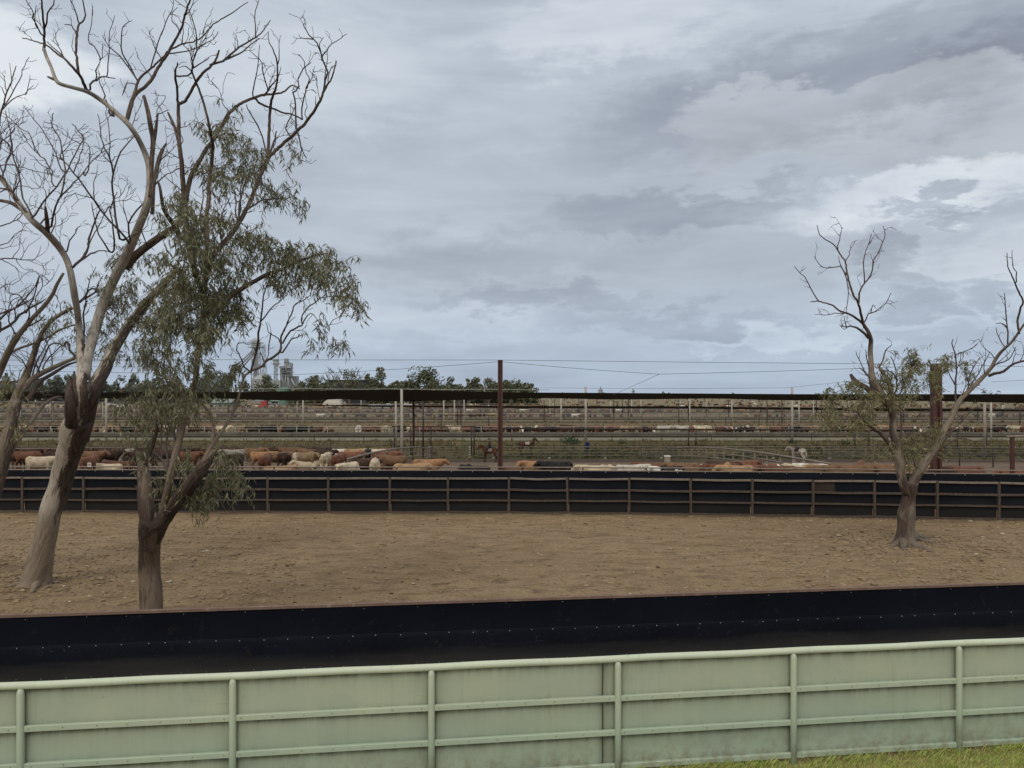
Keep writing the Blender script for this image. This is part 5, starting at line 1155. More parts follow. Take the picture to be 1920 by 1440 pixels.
nA = row(104.9, 2.6, -74, 74, .80, 'in the first row behind the nearest concrete trough', 'cattle at the nearest concrete trough', gaps=((620, 650),), special=((672, 'white', 95), (722, 'cream', 90), (774, 'cream', 5), (853, 'cream', 180), (1312, 'cream', 170), (1328, 'cream', 95), (1244, 'white', 0), (1280, 'white', 180), (418, 'cream', 10), (455, 'tan', 95), (1388, 'pied', 0), (1750, 'pied', 90), (1905, 'cream', 180), (1430, 'tan', 90)))
# further herds read as one speckled mass
far = MB(); fm = [COAT[k] for k in ('red', 'dark', 'brown', 'white', 'tan', 'black')]
def tiny(x, y, yaw, mi):
    far.cur = mi; z = g(y); c, s_ = math.cos(yaw), math.sin(yaw)
    q = lambda a, b, h: (x + a * c - b * s_, y + a * s_ + b * c, z + h)
    far.loft([[q(ax, ry * math.cos(t), zc + rz * math.sin(t)) for t in [2*math.pi*k/7 for k in range(7)]] for ax, zc, ry, rz in ((-.85, 1.1, .15, .2), (-.5, 1.05, .3, .36), (.2, 1.0, .34, .4), (.7, 1.06, .2, .32), (1.05, 1.28, .13, .15), (1.4, 1.1, .08, .09))])
    for lx in (-.65, .55):
        for ly in (-.17, .17): far.tube([q(lx, ly, .8), q(lx, ly, 0)], [.1, .06], 5)
for (d0, dd, n, gaps) in ((170.2, 4.5, 150, ((560, 592), (1190, 1400))), (219.6, 7, 190, ((300, 420), (1500, 1600))), (250, 12, 120, ((0, 500), (1650, 1800)))):
    for k in range(n):
        x = (k + rnd.uniform(-.6, .6)) / n * 1.42 * d0 - .71 * d0; px = 960 + x / d0 * F
        if any(a < px < b for a, b in gaps): continue
        tiny(x, d0 + rnd.random() ** 1.5 * dd, rnd.choice((0, math.pi, 1.6, -1.6, -1.6)) + rnd.gauss(0, .25), rnd.choice((0, 0, 0, 0, 1, 1, 1, 2, 2, 5, 5, 4)))
for (px, d0) in ((1078, 169.9), (600, 170), (1860, 170), (1160, 219.5), (980, 219.5), (880, 220), (1540, 220)): tiny((px - 960) / F * d0, d0, .2, 3)
for (d0, dd, n) in ((290, 12, 150), (335, 14, 130), (400, 40, 170), (520, 60, 170), (650, 120, 160)):
    for _ in range(n):
        y = d0 + rnd.random() * dd; x = rnd.uniform(-.68, .70) * y
        if d0 > 380 and x < .02 * y and rnd.random() < .75: continue
        tiny(x, y, rnd.choice((0, math.pi, 1.6, -1.6)) + rnd.gauss(0, .3), rnd.choice((0, 0, 0, 1, 1, 2, 2, 3, 4, 5)))
tag(far.build('distant_cattle', fm, None, True), 'far herds of mixed cattle speckling the most distant pens', 'cattle', None, 'stuff')

# ---------------------------------------------------------------- feed troughs
def trough(d, label, x0, x1, h=.62, rail=True, seg=24):
    e = empty('feed_trough', (0, d, g(d)), label, 'trough', None)
    mb = MB(); z = g(d)
    prof = [(-.42, 0), (-.55, .18), (-.60, h), (-.50, h), (-.30, .30), (.28, .30), (.42, h * 1.0), (.52, h * 1.0), (.42, 0)]
    n = int((x1 - x0) / seg) * 4 + 1
    mb.loft([[(x, d + a + .0, z + b + .015 * noise.noise((x * .13, b, d))) for a, b in prof] for x in [x0 + (x1 - x0) * k / n for k in range(n + 1)]])
    mb.build('bunk', M_conc, e)
    if rail:
        for hh in (1.05, 1.38):
            MB().tube([(x, d + .5, z + hh) for x in [x0 + (x1 - x0) * k / 20 for k in range(21)]], .028 * max(1, d / 120), 6).build('cable_rail', M_galv, e, True)
        x = x0; k = 0
        while x < x1 and k < 60:
            MB().tube([(x, d + .55, z), (x, d + .55, z + 1.42)], .045 * max(1, d / 120), 6).build('post', M_galv if k % 3 else M_dark, e, True); x += (x1 - x0) / 46; k += 1
trough(102.6, 'nearest long grey concrete feed trough, along the road above the grass bank', -95, 95)
trough(168.5, 'second long grey feed trough, beyond the first row of cattle', -150, 150)
trough(218, 'third long feed trough, thin grey line across the far pens', -190, 190)
trough(281, 'fourth and farthest feed trough, thin grey line below the far shade', -240, 240, rail=False)

# ---------------------------------------------------------------- fences of the yards
def pipe_fence(name, pts, label, heights, rr=.035, step=3.0, pr=.045, mat=None, feet=False, top=None, posts=True):
    """pts: ground plan (x, y); each rail and post a part"""
    mat = mat or M_rail; e = empty(name, (pts[0][0], pts[0][1], g(pts[0][1])), label, 'fence')
    dense = []
    for (a, b), (c, d) in zip(pts, pts[1:]):
        L = math.hypot(c - a, d - b); n = max(1, int(L / step))
        dense += [(a + (c - a) * k / n, b + (d - b) * k / n) for k in range(n)]
    dense.append(pts[-1])
    for k, h in enumerate(heights):
        MB().tube([(x, y, g(y) + h) for x, y in dense], rr * (top if (top and k == 0) else 1), 6).build('rail', mat, e, True)
    if posts:
        for x, y in dense[:95]:
            MB().tube([(x, y + .06, g(y) - .2), (x, y + .06, g(y) + heights[0])], pr, 6).build('post', mat, e, True)
            if feet: mb = MB(); mb.ball((x, y - .05, g(y) + .08), (.22, .22, .2), 8, 5, .2, x); mb.build('footing', M_foot2, e, True)
    return e
M_foot2 = pm('grey_concrete', (.40, .38, .33), (.28, .26, .22), 6, .9)
X_ = lambda px, d: (px - 960) / F * d
M_yrail = pm('yard_pipe', (.34, .295, .245), (.21, .18, .145), 4, .6)
pipe_fence('pipe_fence', [(X_(925, 85.5), 85.5), (X_(1660, 85.5), 85.5)], 'pipe fence on concrete feet along the bottom of the grass bank', (1.42, 1.1, .78, .45), .038, 6.2, .04, M_yrail, True)
pipe_fence('pipe_fence', [(X_(1640, 85.5), 85.5), (X_(1990, 82), 82)], 'five rail pipe fence along the bank behind the right tree', (1.42, 1.15, .88, .60, .32), .032, 4, .045, M_yrail)
pipe_fence('pipe_fence', [(X_(-60, 84.5), 84.5), (X_(716, 84.5), 84.5)], 'three rail pipe fence along the bottom of the grass bank behind the crowded pen', (1.55, 1.2, .8), .036, 4.2, .045, M_yrail)
pipe_fence('pipe_fence', [(X_(-60, 95.3), 95.3), (X_(960, 95.3), 95.3), (X_(1990, 95.3), 95.3)], 'low wire and post fence along the top of the grass bank', (.75, .42), .022, 6, .05, M_dark)
pipe_fence('pipe_fence', [(X_(-60, 90), 90), (X_(960, 90), 90), (X_(1990, 90), 90)], 'dark wire fence half way up the grass bank', (1.1, .6), .024, 6.5, .045, M_dark)
for (a, b, lab) in ((806, 882, 'five bar gate panel left of the white striped post'), (896, 932, 'short five bar gate panel behind the ridden horse'), (1205, 1262, 'dark five bar gate panel at the far end of the long slanting rail'), (1545, 1640, 'five bar gate panel left of the right tree')):
    pipe_fence('cattle_gate', [(X_(a, 84.6), 84.6), (X_(b, 84.6), 84.6)], lab, (1.5, 1.22, .93, .65, .37), .034, 5, .05, M_yrail)
pipe_fence('pipe_fence', [(-9.85, 46), (-9.2, 66), (-8.75, 83.5)], 'rail fence with thick pale top pipe slanting away left of the yard', (1.48, 1.05, .65), .04, 2.2, .042, M_railp, top=1.7)
pipe_fence('pipe_fence', [(17.45, 42), (17.1, 62), (16.75, 82.5)], 'long rail fence with a pale top pipe slanting away right of the yard', (1.48, 1.05, .65), .04, 2.4, .042, M_railp, top=1.6)
pipe_fence('pipe_fence', [(X_(-40, 59), 59), (X_(110, 60.5), 60.5), (X_(345, 70), 70)], 'two rail cross fence through the crowded pen at the left', (1.52, 1.0), .04, 3.2, .045, M_railp)
pipe_fence('pipe_fence', [(X_(1700, 66), 66), (X_(1800, 63), 63), (X_(2000, 58), 58)], 'dark rail fence curving through the pen at the right edge', (1.5, 1.0), .035, 2.3, .05, M_dark)
def striped(px, y0, y1, d, label):
    e = empty('marker_post', (X_(px, d), d, g(d)), label, 'post'); zb = H - (y1 - HOR) / F * d; zt = H - (y0 - HOR) / F * d
    MB().tube([(X_(px, d), d, g(d) - .1), (X_(px, d), d, zt)], .09, 8).build('post', M_yrail, e, True)
    n = 5
    for k in range(n):
        z = zb + (zt - zb) * (k + .35) / n; MB().bar((X_(px, d) - .12, d - .11, z), (X_(px, d) + .12, d - .11, z + .16), .02, .12).build('white_band', M_white2, e)
M_white2 = pm('chalky_white', (.66, .63, .57), (.5, .47, .42), 6, .8)
striped(881, 836, 860, 84.0, 'white banded gate post left of the ridden horse'); striped(804, 838, 860, 83.0, 'white banded gate post at the far end of the left slanting rail')
e = empty('marker_post', (X_(1251, 80), 80, g(80)), 'short brown post with a white lid behind the red cow', 'post')
MB().bar((X_(1251, 66), 66, g(66) - .1), (X_(1251, 66), 66, g(66) + .72), .42, .42, (0, 1, 0)).build('post', M_yrail, e); MB().box((X_(1251, 66), 66, g(66) + .76), (.5, .5, .1)).build('lid', M_white2, e)
e = empty('number_plate', P(167, 872, far_y(-19.7) - .1), 'small white plate with a number fixed on top of the far belt fence', 'sign')
pl = MB(); c = P(167.5, 871.5, far_y(-19.7) - .12); pl.box(c, (.17, .012, .20)); pl.build('plate', M_white2, e)
def text_mesh(s_, size):
    cu = bpy.data.curves.new('lettering', 'FONT'); cu.body = s_; cu.size = size; cu.align_x = 'CENTER'; cu.align_y = 'CENTER'; cu.extrude = .004
    o = bpy.data.objects.new('lettering', cu); COL.objects.link(o); dg = bpy.context.evaluated_depsgraph_get(); me = bpy.data.meshes.new_from_object(o.evaluated_get(dg))
    bpy.data.objects.remove(o); return me
me = text_mesh('45', .14); me.materials.append(M_dark); o = bpy.data.objects.new('digits', me); COL.objects.link(o); o.parent = e; o.matrix_parent_inverse = Matrix.Translation(-Vector(e.location)); o.location = c + Vector((0, -.010, 0)); o.rotation_euler = (R(90), 0, 0)

# overhead pipe frames and hanging pipes over the yard
def portal(px0, px1, py, d, legs, label, rr=.06, mat=None, endy=None):
    e = empty('gantry', (X_(legs[0], d), d, g(d)), label, 'frame')
    pts = []
    for k in range(13):
        px = px0 + (px1 - px0) * k / 12; yy = py + ((endy - py) * k / 12 if endy else 0) + .8 * math.sin(math.pi * k / 12)
        pts.append(P(px, yy, d))
    MB().tube(pts, rr, 6).build('beam', mat or M_dark, e, True)
    for lx in legs:
        yy = py + ((endy - py) * (lx - px0) / (px1 - px0) if endy else 0)
        q = P(lx, yy, d); MB().tube([(q.x, d, g(d) - .2), (q.x, d, q.z)], .075, 8).build('leg', mat or M_dark, e, True)
portal(735, 892, 799, 88, (740, 770, 808, 884, 889), 'dark pipe frame of five legs left of the rusty pole')
portal(935, 1722, 803, 91, (1291, 1305, 1603, 1629), 'very long dark overhead pipe with four thin legs right of the rusty pole', .11, endy=806)
portal(1358, 1470, 783, 128, (1361, 1371, 1423, 1450, 1461), 'small dark pipe frame with five legs above the first cattle row, mid right')
portal(826, 928, 778, 128, (828, 916), 'small dark pipe frame above the cattle, left of the rusty pole')
portal(1744, 1930, 804, 91, (1795, 1850), 'dark overhead pipe frame right of the right tree')

# ---------------------------------------------------------------- shade structures
def cloth_sheet(top, bot, d0, d1, mat, e, name='cloth', n=80, sag=.0):
    def yv(t, px):
        for (a, ya), (b, yb) in zip(t, t[1:]):
            if px <= b: return ya + (yb - ya) * max(0, (px - a)) / (b - a)
        return t[-1][1]
    mb = MB(); rows = 6; w = top[-1][0] - top[0][0]
    for k in range(n + 1):
        px = top[0][0] + w * k / n
        A = P(px, yv(top, px), d0); Bq = P(px, yv(bot, px), d1); Bq.x = A.x + (Bq.x - A.x) * 1.0
        for j in range(rows):
            t = j / (rows - 1); q = A.lerp(Bq, t); q.z -= sag * math.sin(math.pi * t) * (1 + .5 * math.sin(k * .9)); mb.vert(q)
    for k in range(n):
        for j in range(rows - 1):
            a = k * rows + j; mb.face((a, a + rows, a + rows + 1, a + 1))
    mb.build(name, mat, e, True)
def sh_post(e, px, ytop, ybase, wpx, mat, d=None):
    d = d or dist_ground(ybase); q = P(px, ytop, d)
    MB().tube([(q.x, d, g(d) - .3), (q.x + .03, d, (q.z + g(d)) / 2), (q.x, d, q.z)], [wpx * d / F / 2 * 1.05, wpx * d / F / 2, wpx * d / F / 2 * .95], 8).build('post', mat, e, True)
M_wpost = pm('weathered_timber_post', (.40, .38, .33), (.29, .27, .23), 3, .9, .2, 20)
sh1 = empty('shade_structure', (0, 82, g(82)), 'long black shade cloth stretched on tall posts right across the pens, nearest of the shades', 'shade')
cloth_sheet([(-120, 735), (200, 736), (440, 735), (640, 732), (753, 730.5), (940, 735.5), (1200, 737), (1500, 739), (2060, 739)], [(-120, 746), (200, 747), (360, 746), (440, 748), (520, 751), (600, 750), (640, 748), (700, 752), (753, 753), (860, 750), (940, 748), (1000, 746.5), (1060, 747), (1120, 749), (1200, 749), (1340, 747), (1430, 750), (1500, 751), (1560, 750), (1660, 752), (1750, 752), (1920, 756), (2060, 757)], 75, 82, M_cloth, sh1)
for (px, yt, yb, wd_, m_) in ((753, 730, 867, 5.2, M_wpost), (742, 748, 850, 4, M_wpost), (775, 748, 866, 4, M_pole), (793, 748, 858, 3, M_dark), (1098, 725, 829, 4.2, M_wpost), (1485, 726, 828, 4.4, M_wpost), (199, 740, 826, 4, M_wpost), (1846, 750, 862, 5, M_yrail), (1858, 752, 832, 4, M_wpost)): sh_post(sh1, px, yt, yb, wd_, m_, 74.4 if px == 753 else None)
for (py, d) in ((728.5, 96), (734.5, 112)):
    MB().tube([P(430 + 60 * k, py + 2.2 * k / 10 + .5 * math.sin(k * 2.1), d) for k in range(11)], .03, 5).build('cable', M_galv, sh1, True)
sh2 = empty('shade_structure', (0, 150, g(150)), 'lower black shade cloth farther back, a thin dark line across the far pens', 'shade')
cloth_sheet([(-120, 754), (100, 756), (400, 758), (700, 759.5), (940, 761), (1300, 762), (1700, 766), (2060, 768)], [(-120, 751), (100, 752), (400, 756), (700, 763), (940, 765), (1300, 766.5), (1700, 771), (2060, 772)], 150, 155, M_cloth, sh2)
for (px, yt, yb, wd_, m_) in ((568, 748, 797, 3, M_wpost), (852, 748, 797, 2.6, M_wpost), (832, 748, 797, 2.6, M_wpost), (870, 748, 797, 2.4, M_wpost), (1052, 747, 797, 3, M_wpost), (1293, 748, 797, 2.8, M_wpost), (1372, 750, 797, 2.6, M_wpost), (1178, 748, 790, 1.6, M_dark), (1438, 750, 797, 2, M_dark), (1466, 750, 797, 2, M_dark), (1525, 750, 797, 2.4, M_wpost), (677, 748, 781, 2, M_wpost), (1031, 748, 783, 2.2, M_wpost), (1184, 748, 783, 2.2, M_wpost), (1202, 748, 783, 2.2, M_wpost), (1498, 750, 800, 2.6, M_wpost), (1632, 758, 797, 2, M_wpost), (1366, 750, 786, 1.8, M_dark), (1167, 748, 786, 1.6, M_dark), (864, 748, 797, 2, M_dark), (858, 750, 797, 1.8, M_dark), (1085, 748, 786, 1.6, M_dark), (38, 752, 795, 2.2, M_wpost), (94, 752, 781, 2.2, M_wpost), (192, 755, 800, 2, M_wpost), (1833, 760, 790, 2.2, M_dark), (1880, 760, 792, 2.2, M_wpost), (1912, 760, 806, 2.0, M_dark), (1694, 760, 797, 2, M_dark), (741, 752, 783, 2, M_wpost)):
    sh_post(sh2, px, yt, yb, wd_, m_)

pr_ = random.Random(77)
for k in range(26):
    px = pr_.uniform(-10, 1930)
    if 690 < px < 740 or 1660 < px < 1760: continue
    sh_post(sh2, px, 749 + pr_.uniform(0, 4), pr_.choice((781, 785, 797, 793)), pr_.uniform(1.5, 2.3), pr_.choice((M_dark, M_dark, M_wpost)))
# rusty poles with cables
def pole(px, ytop, d, wpx, label):
    q = P(px, ytop, d); wd_ = wpx * d / F; e = empty('steel_pole', (q.x, d, g(d)), label, 'pole')
    MB().bar((q.x, d, g(d) - .5), (q.x, d, q.z), wd_ * .22, wd_, (1, 0, 0)).build('web', M_pole, e)
    for s_ in (-1, 1): MB().bar((q.x + s_ * wd_ * .36, d, g(d) - .5), (q.x + s_ * wd_ * .36, d, q.z - .001), wd_ * .9, wd_ * .28, (1, 0, 0)).build('flange', M_pole, e)
    MB().box((q.x, d, q.z + .012), (wd_ * 1.05, wd_ * .95, .022)).build('cap_plate', M_rust, e)
pole(938, 676, 36.25, 9.2, 'tall slim rusty steel pole in the middle of the view')
pole(1755, 683, 34.2, 15.5, 'thick rusty steel pole behind the right tree')
def cable(pts, label, rr=.011):
    q = [P(*p) for p in pts]; o = MB().tube(q, rr, 5).build('overhead_cable', M_cable, None, True); tag(o, label, 'cable')
def lin(a, b, n, sag=0): return [(a[0] + (b[0]-a[0])*k/n, a[1] + (b[1]-a[1])*k/n + sag * math.sin(math.pi*k/n), a[2] + (b[2]-a[2])*k/n) for k in range(n + 1)]
cable(lin((938, 675, 36.2), (1755, 683, 34.1), 20, .5), 'upper cable strung level between the two rusty poles')
cable(lin((938, 675, 36.3), (-200, 672, 36.6), 20, .8), 'upper cable running left from the slim rusty pole')
cable(lin((938, 678, 36.2), (1236, 701.5, 35.8), 12, 1.5) + lin((1236, 701.5, 35.8), (1755, 685, 34.1), 14, 1.5)[1:], 'lower cable sagging to a knot between the two rusty poles')
cable(lin((1236, 701.5, 35.9), (1150, 740, 60), 8), 'short stay wire slanting down from the knot in the sagging cable')
cable(lin((938, 678, 36.3), (560, 702, 37), 14, 2) + lin((560, 702, 37), (-200, 690, 37), 12, 2)[1:], 'lower cable drooping left from the slim rusty pole')
cable(lin((1755, 683, 34.1), (2100, 690, 33), 8, 1), 'cable running right from the thick rusty pole')
cable(lin((1000, 727, 82), (1485, 727, 86), 12, 1.5), 'thin wire just above the black shade cloth, middle', .016)
cable(lin((1485, 726, 86), (1755, 690, 40), 10, 3), 'thin wire rising from the shade post to the thick rusty pole', .014)
cable(lin((1860, 716, 60), (2050, 706, 60), 6), 'thin wire at the right edge above the shade', .014)
for (y, yy) in ((669, 668), (675.5, 675), (684, 688)):
    cable(lin((-60, y, 45), (330, yy, 45), 8, 1), 'thin wire crossing behind the leaning gum, height %s' % {669: 'upper', 675.5: 'middle', 684: 'lower'}[y], .011)
# ---------------------------------------------------------------- background trees
M_farleaf = leaf_mat('far_leaf', (.070, .082, .045), (.105, .115, .062), (.14, .145, .085))
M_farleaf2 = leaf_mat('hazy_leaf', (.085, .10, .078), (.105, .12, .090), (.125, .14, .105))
def far_tree(px, ytop, wpx, d, seed, label, n=420, cs=.55, bare=False, mat=None, low=.12, blobs=8):
    r = random.Random(seed); top = P(px, ytop, d); zg = g(d); hgt = top.z - zg; wd_ = wpx * d / F; e = empty('tree', (top.x, d, zg), label, 'tree', 'trees behind the feedlot')
    mb = MB(); tr = hgt * .028 + .08
    mb.tube([(top.x, d, zg - .3), (top.x + .2, d, zg + hgt * .25), (top.x + r.uniform(-.3, .3), d, zg + hgt * .55)], [tr * 1.3, tr, tr * .6], 7)
    cl = []
    for k in range(blobs):
        t = r.uniform(low, .9); spread = math.sin(math.pi * min(1, (.12 + t * .95))) ** .7
        c = Vector((top.x + r.uniform(-.42, .42) * wd_ * spread, d + r.uniform(-.35, .35) * wd_ * spread, zg + hgt * (.10 + .80 * t)))
        cl.append((c, wd_ * r.uniform(.13, .24)))
        s0 = Vector((top.x + .1, d, zg + hgt * r.uniform(.15, .5))); mb.tube([s0, s0.lerp(c, .5) + Vector((r.uniform(-.4, .4), 0, .3)), c], [tr * .55, tr * .35, tr * .12], 5)
    cl.append((Vector((top.x, d, top.z - wd_ * .12)), wd_ * .15))
    if bare:
        for k in range(9):
            s0 = Vector((top.x, d, zg + hgt * .4)); c = Vector((top.x + r.uniform(-.6, .6) * wd_, d + r.uniform(-.3, .3) * wd_, zg + hgt * r.uniform(.7, 1.08)))
            mid = s0.lerp(c, .5) + Vector((r.uniform(-.8, .8), 0, r.uniform(0, .6))); mb.tube([s0, mid, c], [tr * .5, tr * .28, .05], 5)
            for q in range(3): mb.tube([mid.lerp(c, r.random()), c + Vector((r.uniform(-1.5, 1.5), r.uniform(-1, 1), r.uniform(-.5, 1.4)))], [.09, .04], 4)
    mb.build('trunk', M_barkB, e)
    lf = MB()
    for k in range(n):
        c, rad = r.choice(cl); v = Vector((r.gauss(0, 1), r.gauss(0, 1), r.gauss(0, .8))); v = v.normalized() * rad * r.random() ** .4
        o = c + v
        if noise.noise(o * .9 / max(.6, cs)) < -.32: continue
        nrm = Vector((r.gauss(0, 1), r.gauss(0, 1), r.gauss(0, 1))).normalized(); a = nrm.orthogonal().normalized(); b = nrm.cross(a); s_ = cs * r.uniform(.5, 1.3)
        i = len(lf.v)
        for q in (-a, b * .7, a * 1.1, -b * .6): lf.vert(o + q * s_ * .5)
        lf.face((i, i + 1, i + 2, i + 3))
    lf.build('crown', mat or M_farleaf, e)
TR = [
 (805, 688, 98, 330, 'broad tall gum with an open crown, biggest of the trees behind the shade', 1500, .8, False),
 (764, 712, 60, 330, 'rounded bush tree left of the biggest gum', 700, .8, False),
 (845, 706, 50, 340, 'lower tree adjoining the biggest gum on its right', 600, .8, False),
 (713, 688, 52, 350, 'tree with a single tuft sticking out of its top', 700, .8, False),
 (744, 714, 26, 350, 'small tree between the tufted tree and the rounded bush tree', 300, .7, False),
 (655, 692, 84, 350, 'tree with bare branches above a thin crown by the dark tank', 620, .7, True),
 (592, 705, 76, 360, 'low spreading tree right of the feed mill', 800, .8, False),
 (620, 690, 50, 380, 'mostly dead tree with forked bare branches right of the feed mill', 160, .6, True),
 (442, 684, 72, 300, 'dense olive tree in front of the conveyor tower', 1100, .75, False),
 (500, 702, 64, 310, 'lower olive tree in front of the conical silo', 700, .75, False),
 (877, 710, 30, 360, 'small upright tree right of the biggest gum', 380, .7, False),
 (916, 707, 58, 370, 'tree with a thin topknot just left of the slim rusty pole', 650, .8, False),
 (968, 713, 66, 400, 'dense low tree just right of the slim rusty pole', 800, .9, False),
 (996, 719, 40, 410, 'low end tree of the tree line right of the rusty pole', 400, .9, False),
 (700, 722, 60, 345, 'low bush in front of the dark tank', 500, .8, False), (560, 724, 50, 345, 'low bush below the grey feed mill', 400, .8, False),
]
for k, (px, yt, wp, d, lab, n, cs, bare) in enumerate(TR): far_tree(px, yt, wp, d, 40 + k, lab, int(n * 2.3), cs * 1.2, bare)
k = 0
for (px, yt, wp, w_) in ((-20, 712, 80, 'at the left edge'), (40, 716, 70, 'second from the left edge'), (95, 708, 60, 'seen left of the leaning trunk'), (130, 702, 56, 'directly behind the hollow stub'), (185, 715, 60, 'in the fork of the leaning gum'), (228, 704, 60, 'seen right of the leaning trunk'), (275, 712, 64, 'behind the drooping leaves'), (330, 708, 64, 'behind the forked gum stems'), (385, 706, 50, 'left of the blue silo')):
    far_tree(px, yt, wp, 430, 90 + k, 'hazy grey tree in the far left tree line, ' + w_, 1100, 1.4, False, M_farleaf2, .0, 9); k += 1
for (px, yt, wp, d, w_) in ((1055, 735, 12, 900, 'just right of the rusty pole'), (1066, 736, 8, 900, 'second right of the rusty pole'), (1187, 729, 9, 900, 'alone with a round crown'), (1243, 734, 13, 900, 'wide and flat'), (1254, 736, 7, 900, 'beside the wide flat one'), (1208, 737, 8, 1000, 'very low'), (1374, 736, 8, 1000, 'right of the middle'), (1530, 736, 16, 1000, 'flat, left of the right tree'), (1800, 733, 20, 700, 'under the slanting right limb'), (1845, 730, 24, 700, 'just right of the slanting right limb'), (1873, 732, 18, 700, 'last on the right')):
    far_tree(px, yt, wp, d, 130 + k, 'tiny dark tree on the horizon, ' + w_, 120, 1.3, False, M_farleaf, .35, 5); k += 1
# hedge of scrub below the tree lines
def scrub(px0, px1, d, hgt, label, n, mat):
    r = random.Random(int(px0) + 5); mb = MB()
    for _ in range(n):
        px = r.uniform(px0, px1); q = gx(px, d + r.uniform(-8, 8)); hh = hgt * (.62 + .55 * noise.noise((px * .05, 0, 3)) + .25 * noise.noise((px * .21, 4, 3))) * min(1, .35 + abs(px - px1) / 60)
        q.z += abs(r.random() ** .75 * hh); nrm = Vector((r.gauss(0, 1), r.gauss(0, 1), r.gauss(0, 1))).normalized(); a = nrm.orthogonal().normalized(); b = nrm.cross(a); s_ = r.uniform(.5, 1.5); i = len(mb.v)
        for v in (-a, b * .7, a * 1.1, -b * .6): mb.vert(q + v * s_)
        mb.face((i, i + 1, i + 2, i + 3))
    tag(mb.build('scrub', mat), label, 'scrub', None, 'stuff')
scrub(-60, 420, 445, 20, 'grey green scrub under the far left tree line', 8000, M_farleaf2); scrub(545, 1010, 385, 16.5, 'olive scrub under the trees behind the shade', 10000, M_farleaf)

# ---------------------------------------------------------------- feed mill
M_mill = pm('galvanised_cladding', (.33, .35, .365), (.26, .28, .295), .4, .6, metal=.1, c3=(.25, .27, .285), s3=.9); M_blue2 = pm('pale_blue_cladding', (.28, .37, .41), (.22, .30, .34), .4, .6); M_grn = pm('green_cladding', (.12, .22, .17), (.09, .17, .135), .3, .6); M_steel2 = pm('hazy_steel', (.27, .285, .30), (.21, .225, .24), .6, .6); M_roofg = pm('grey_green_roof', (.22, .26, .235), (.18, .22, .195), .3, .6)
DM = 560
def lat(mb, a, b, wd_, rr, n):
    """square lattice mast from a to b"""
    a, b = Vector(a), Vector(b)
    for sx in (-1, 1):
        for sy in (-1, 1): mb.tube([a + Vector((sx*wd_*1.25, sy*wd_, 0)), b + Vector((sx*wd_*.8, sy*wd_, 0))], rr, 5)
    for k in range(n):
        p, q = a.lerp(b, k / n), a.lerp(b, (k + 1) / n); s_ = 1 if k % 2 else -1
        for sy in (-1, 1): mb.tube([p + Vector((-s_*wd_, sy*wd_, 0)), q + Vector((s_*wd_, sy*wd_, 0))], rr * .7, 4)
        mb.bar(p + Vector((-wd_, -wd_, 0)), p + Vector((wd_, -wd_, 0)), rr, rr)
e = empty('elevator_tower', gx(480, DM), 'tall bucket elevator tower with head platforms and slanting spouts, behind the trees at the left', 'tower')
b0, t0 = gx(480, DM), P(480, 652, DM)
mb = MB(); lat(mb, b0 + Vector((0, 0, 0)), t0, 2.4, .35, 12); mb.build('mast', M_steel2, e)
mb = MB(); mb.bar(b0 + Vector((-1.2, 0, 0)), t0 + Vector((-.6, 0, 0)), 1.6, 1.4, (0, 1, 0)); mb.bar(b0 + Vector((1.3, 0, 0)), t0 + Vector((.7, 0, 0)), 1.6, 1.4, (0, 1, 0)); mb.build('leg_casing', M_mill, e)
mb = MB(); q = P(480, 645, DM); mb.loft([[(q.x + a * 2.6, DM + b * 2.4, q.z + h) for a, b in ((-1,-1),(1,-1),(1,1),(-1,1))] for h in (-3, 1.5)] + [[(q.x + a * 1.4, DM + b * 1.4, q.z + 4) for a, b in ((-1,-1),(1,-1),(1,1),(-1,1))]]); mb.build('head', M_mill, e)
for yy, hw in ((643, 4.6), (651, 5.6)):
    mb = MB(); q = P(481, yy, DM); mb.box(q, (hw * 2, 6, .4))
    for sx in (-1, 1): mb.bar(q + Vector((sx * hw, -2.8, 0)), q + Vector((sx * hw, -2.8, 1.5)), .2, .2)
    mb.bar(q + Vector((-hw, -2.8, 1.5)), q + Vector((hw, -2.8, 1.5)), .2, .2); mb.build('platform', M_steel2, e)
mb = MB(); lat(mb, P(496, 700, DM), P(494, 646, DM), 1.1, .16, 10); mb.build('ladder', M_steel2, e)
for (a, b) in (((474, 657), (440, 688)), ((475, 660), (446, 690)), ((476, 663), (452, 692))): MB().tube([P(*a, DM), P(*b, DM + 6)], .55, 6).build('spout', M_mill, e, True)
def silo(px, yt, ye, yb, rpx, d, mat, label, roof=None):
    e = empty('grain_silo', gx(px, d), label, 'silo'); r_ = rpx * d / F; c = P(px, ye, d); t = P(px, yt, d); zb = g(d); n = 28
    ring = lambda rad, z: [(c.x + rad * math.cos(2*math.pi*k/n), d + rad * math.sin(2*math.pi*k/n), z) for k in range(n)]
    mb = MB(); zs = [zb + (c.z - zb) * k / 9 for k in range(10)]; rr = []
    for z in zs: rr += [ring(r_, z), ring(r_ * 1.008, z + .12)]
    mb.loft(rr); mb.build('wall', mat, e)
    mb = MB(); mb.loft([ring(r_ * 1.03, c.z + .1), ring(r_ * .12, t.z), ring(r_ * .08, t.z + .8)]); mb.build('roof', roof or mat, e)
silo(492, 699, 712, 735, 19, 540, M_mill, 'wide galvanised silo with a conical roof below the elevator tower'); silo(396, 697, 706, 750, 16, 520, M_blue2, 'pale blue silo left of the olive tree', M_roofg); silo(422, 700, 708, 750, 13, 530, M_blue2, 'second pale blue silo, partly hidden by the olive tree', M_roofg)
silo(534, 726, 728, 768, 10.5, 380, M_grn, 'green round tank under the grey feed mill')
e = empty('feed_mill', gx(538, 520), 'grey feed mill block with pipes and thin elevator, right of the elevator tower', 'mill')
mb = MB()
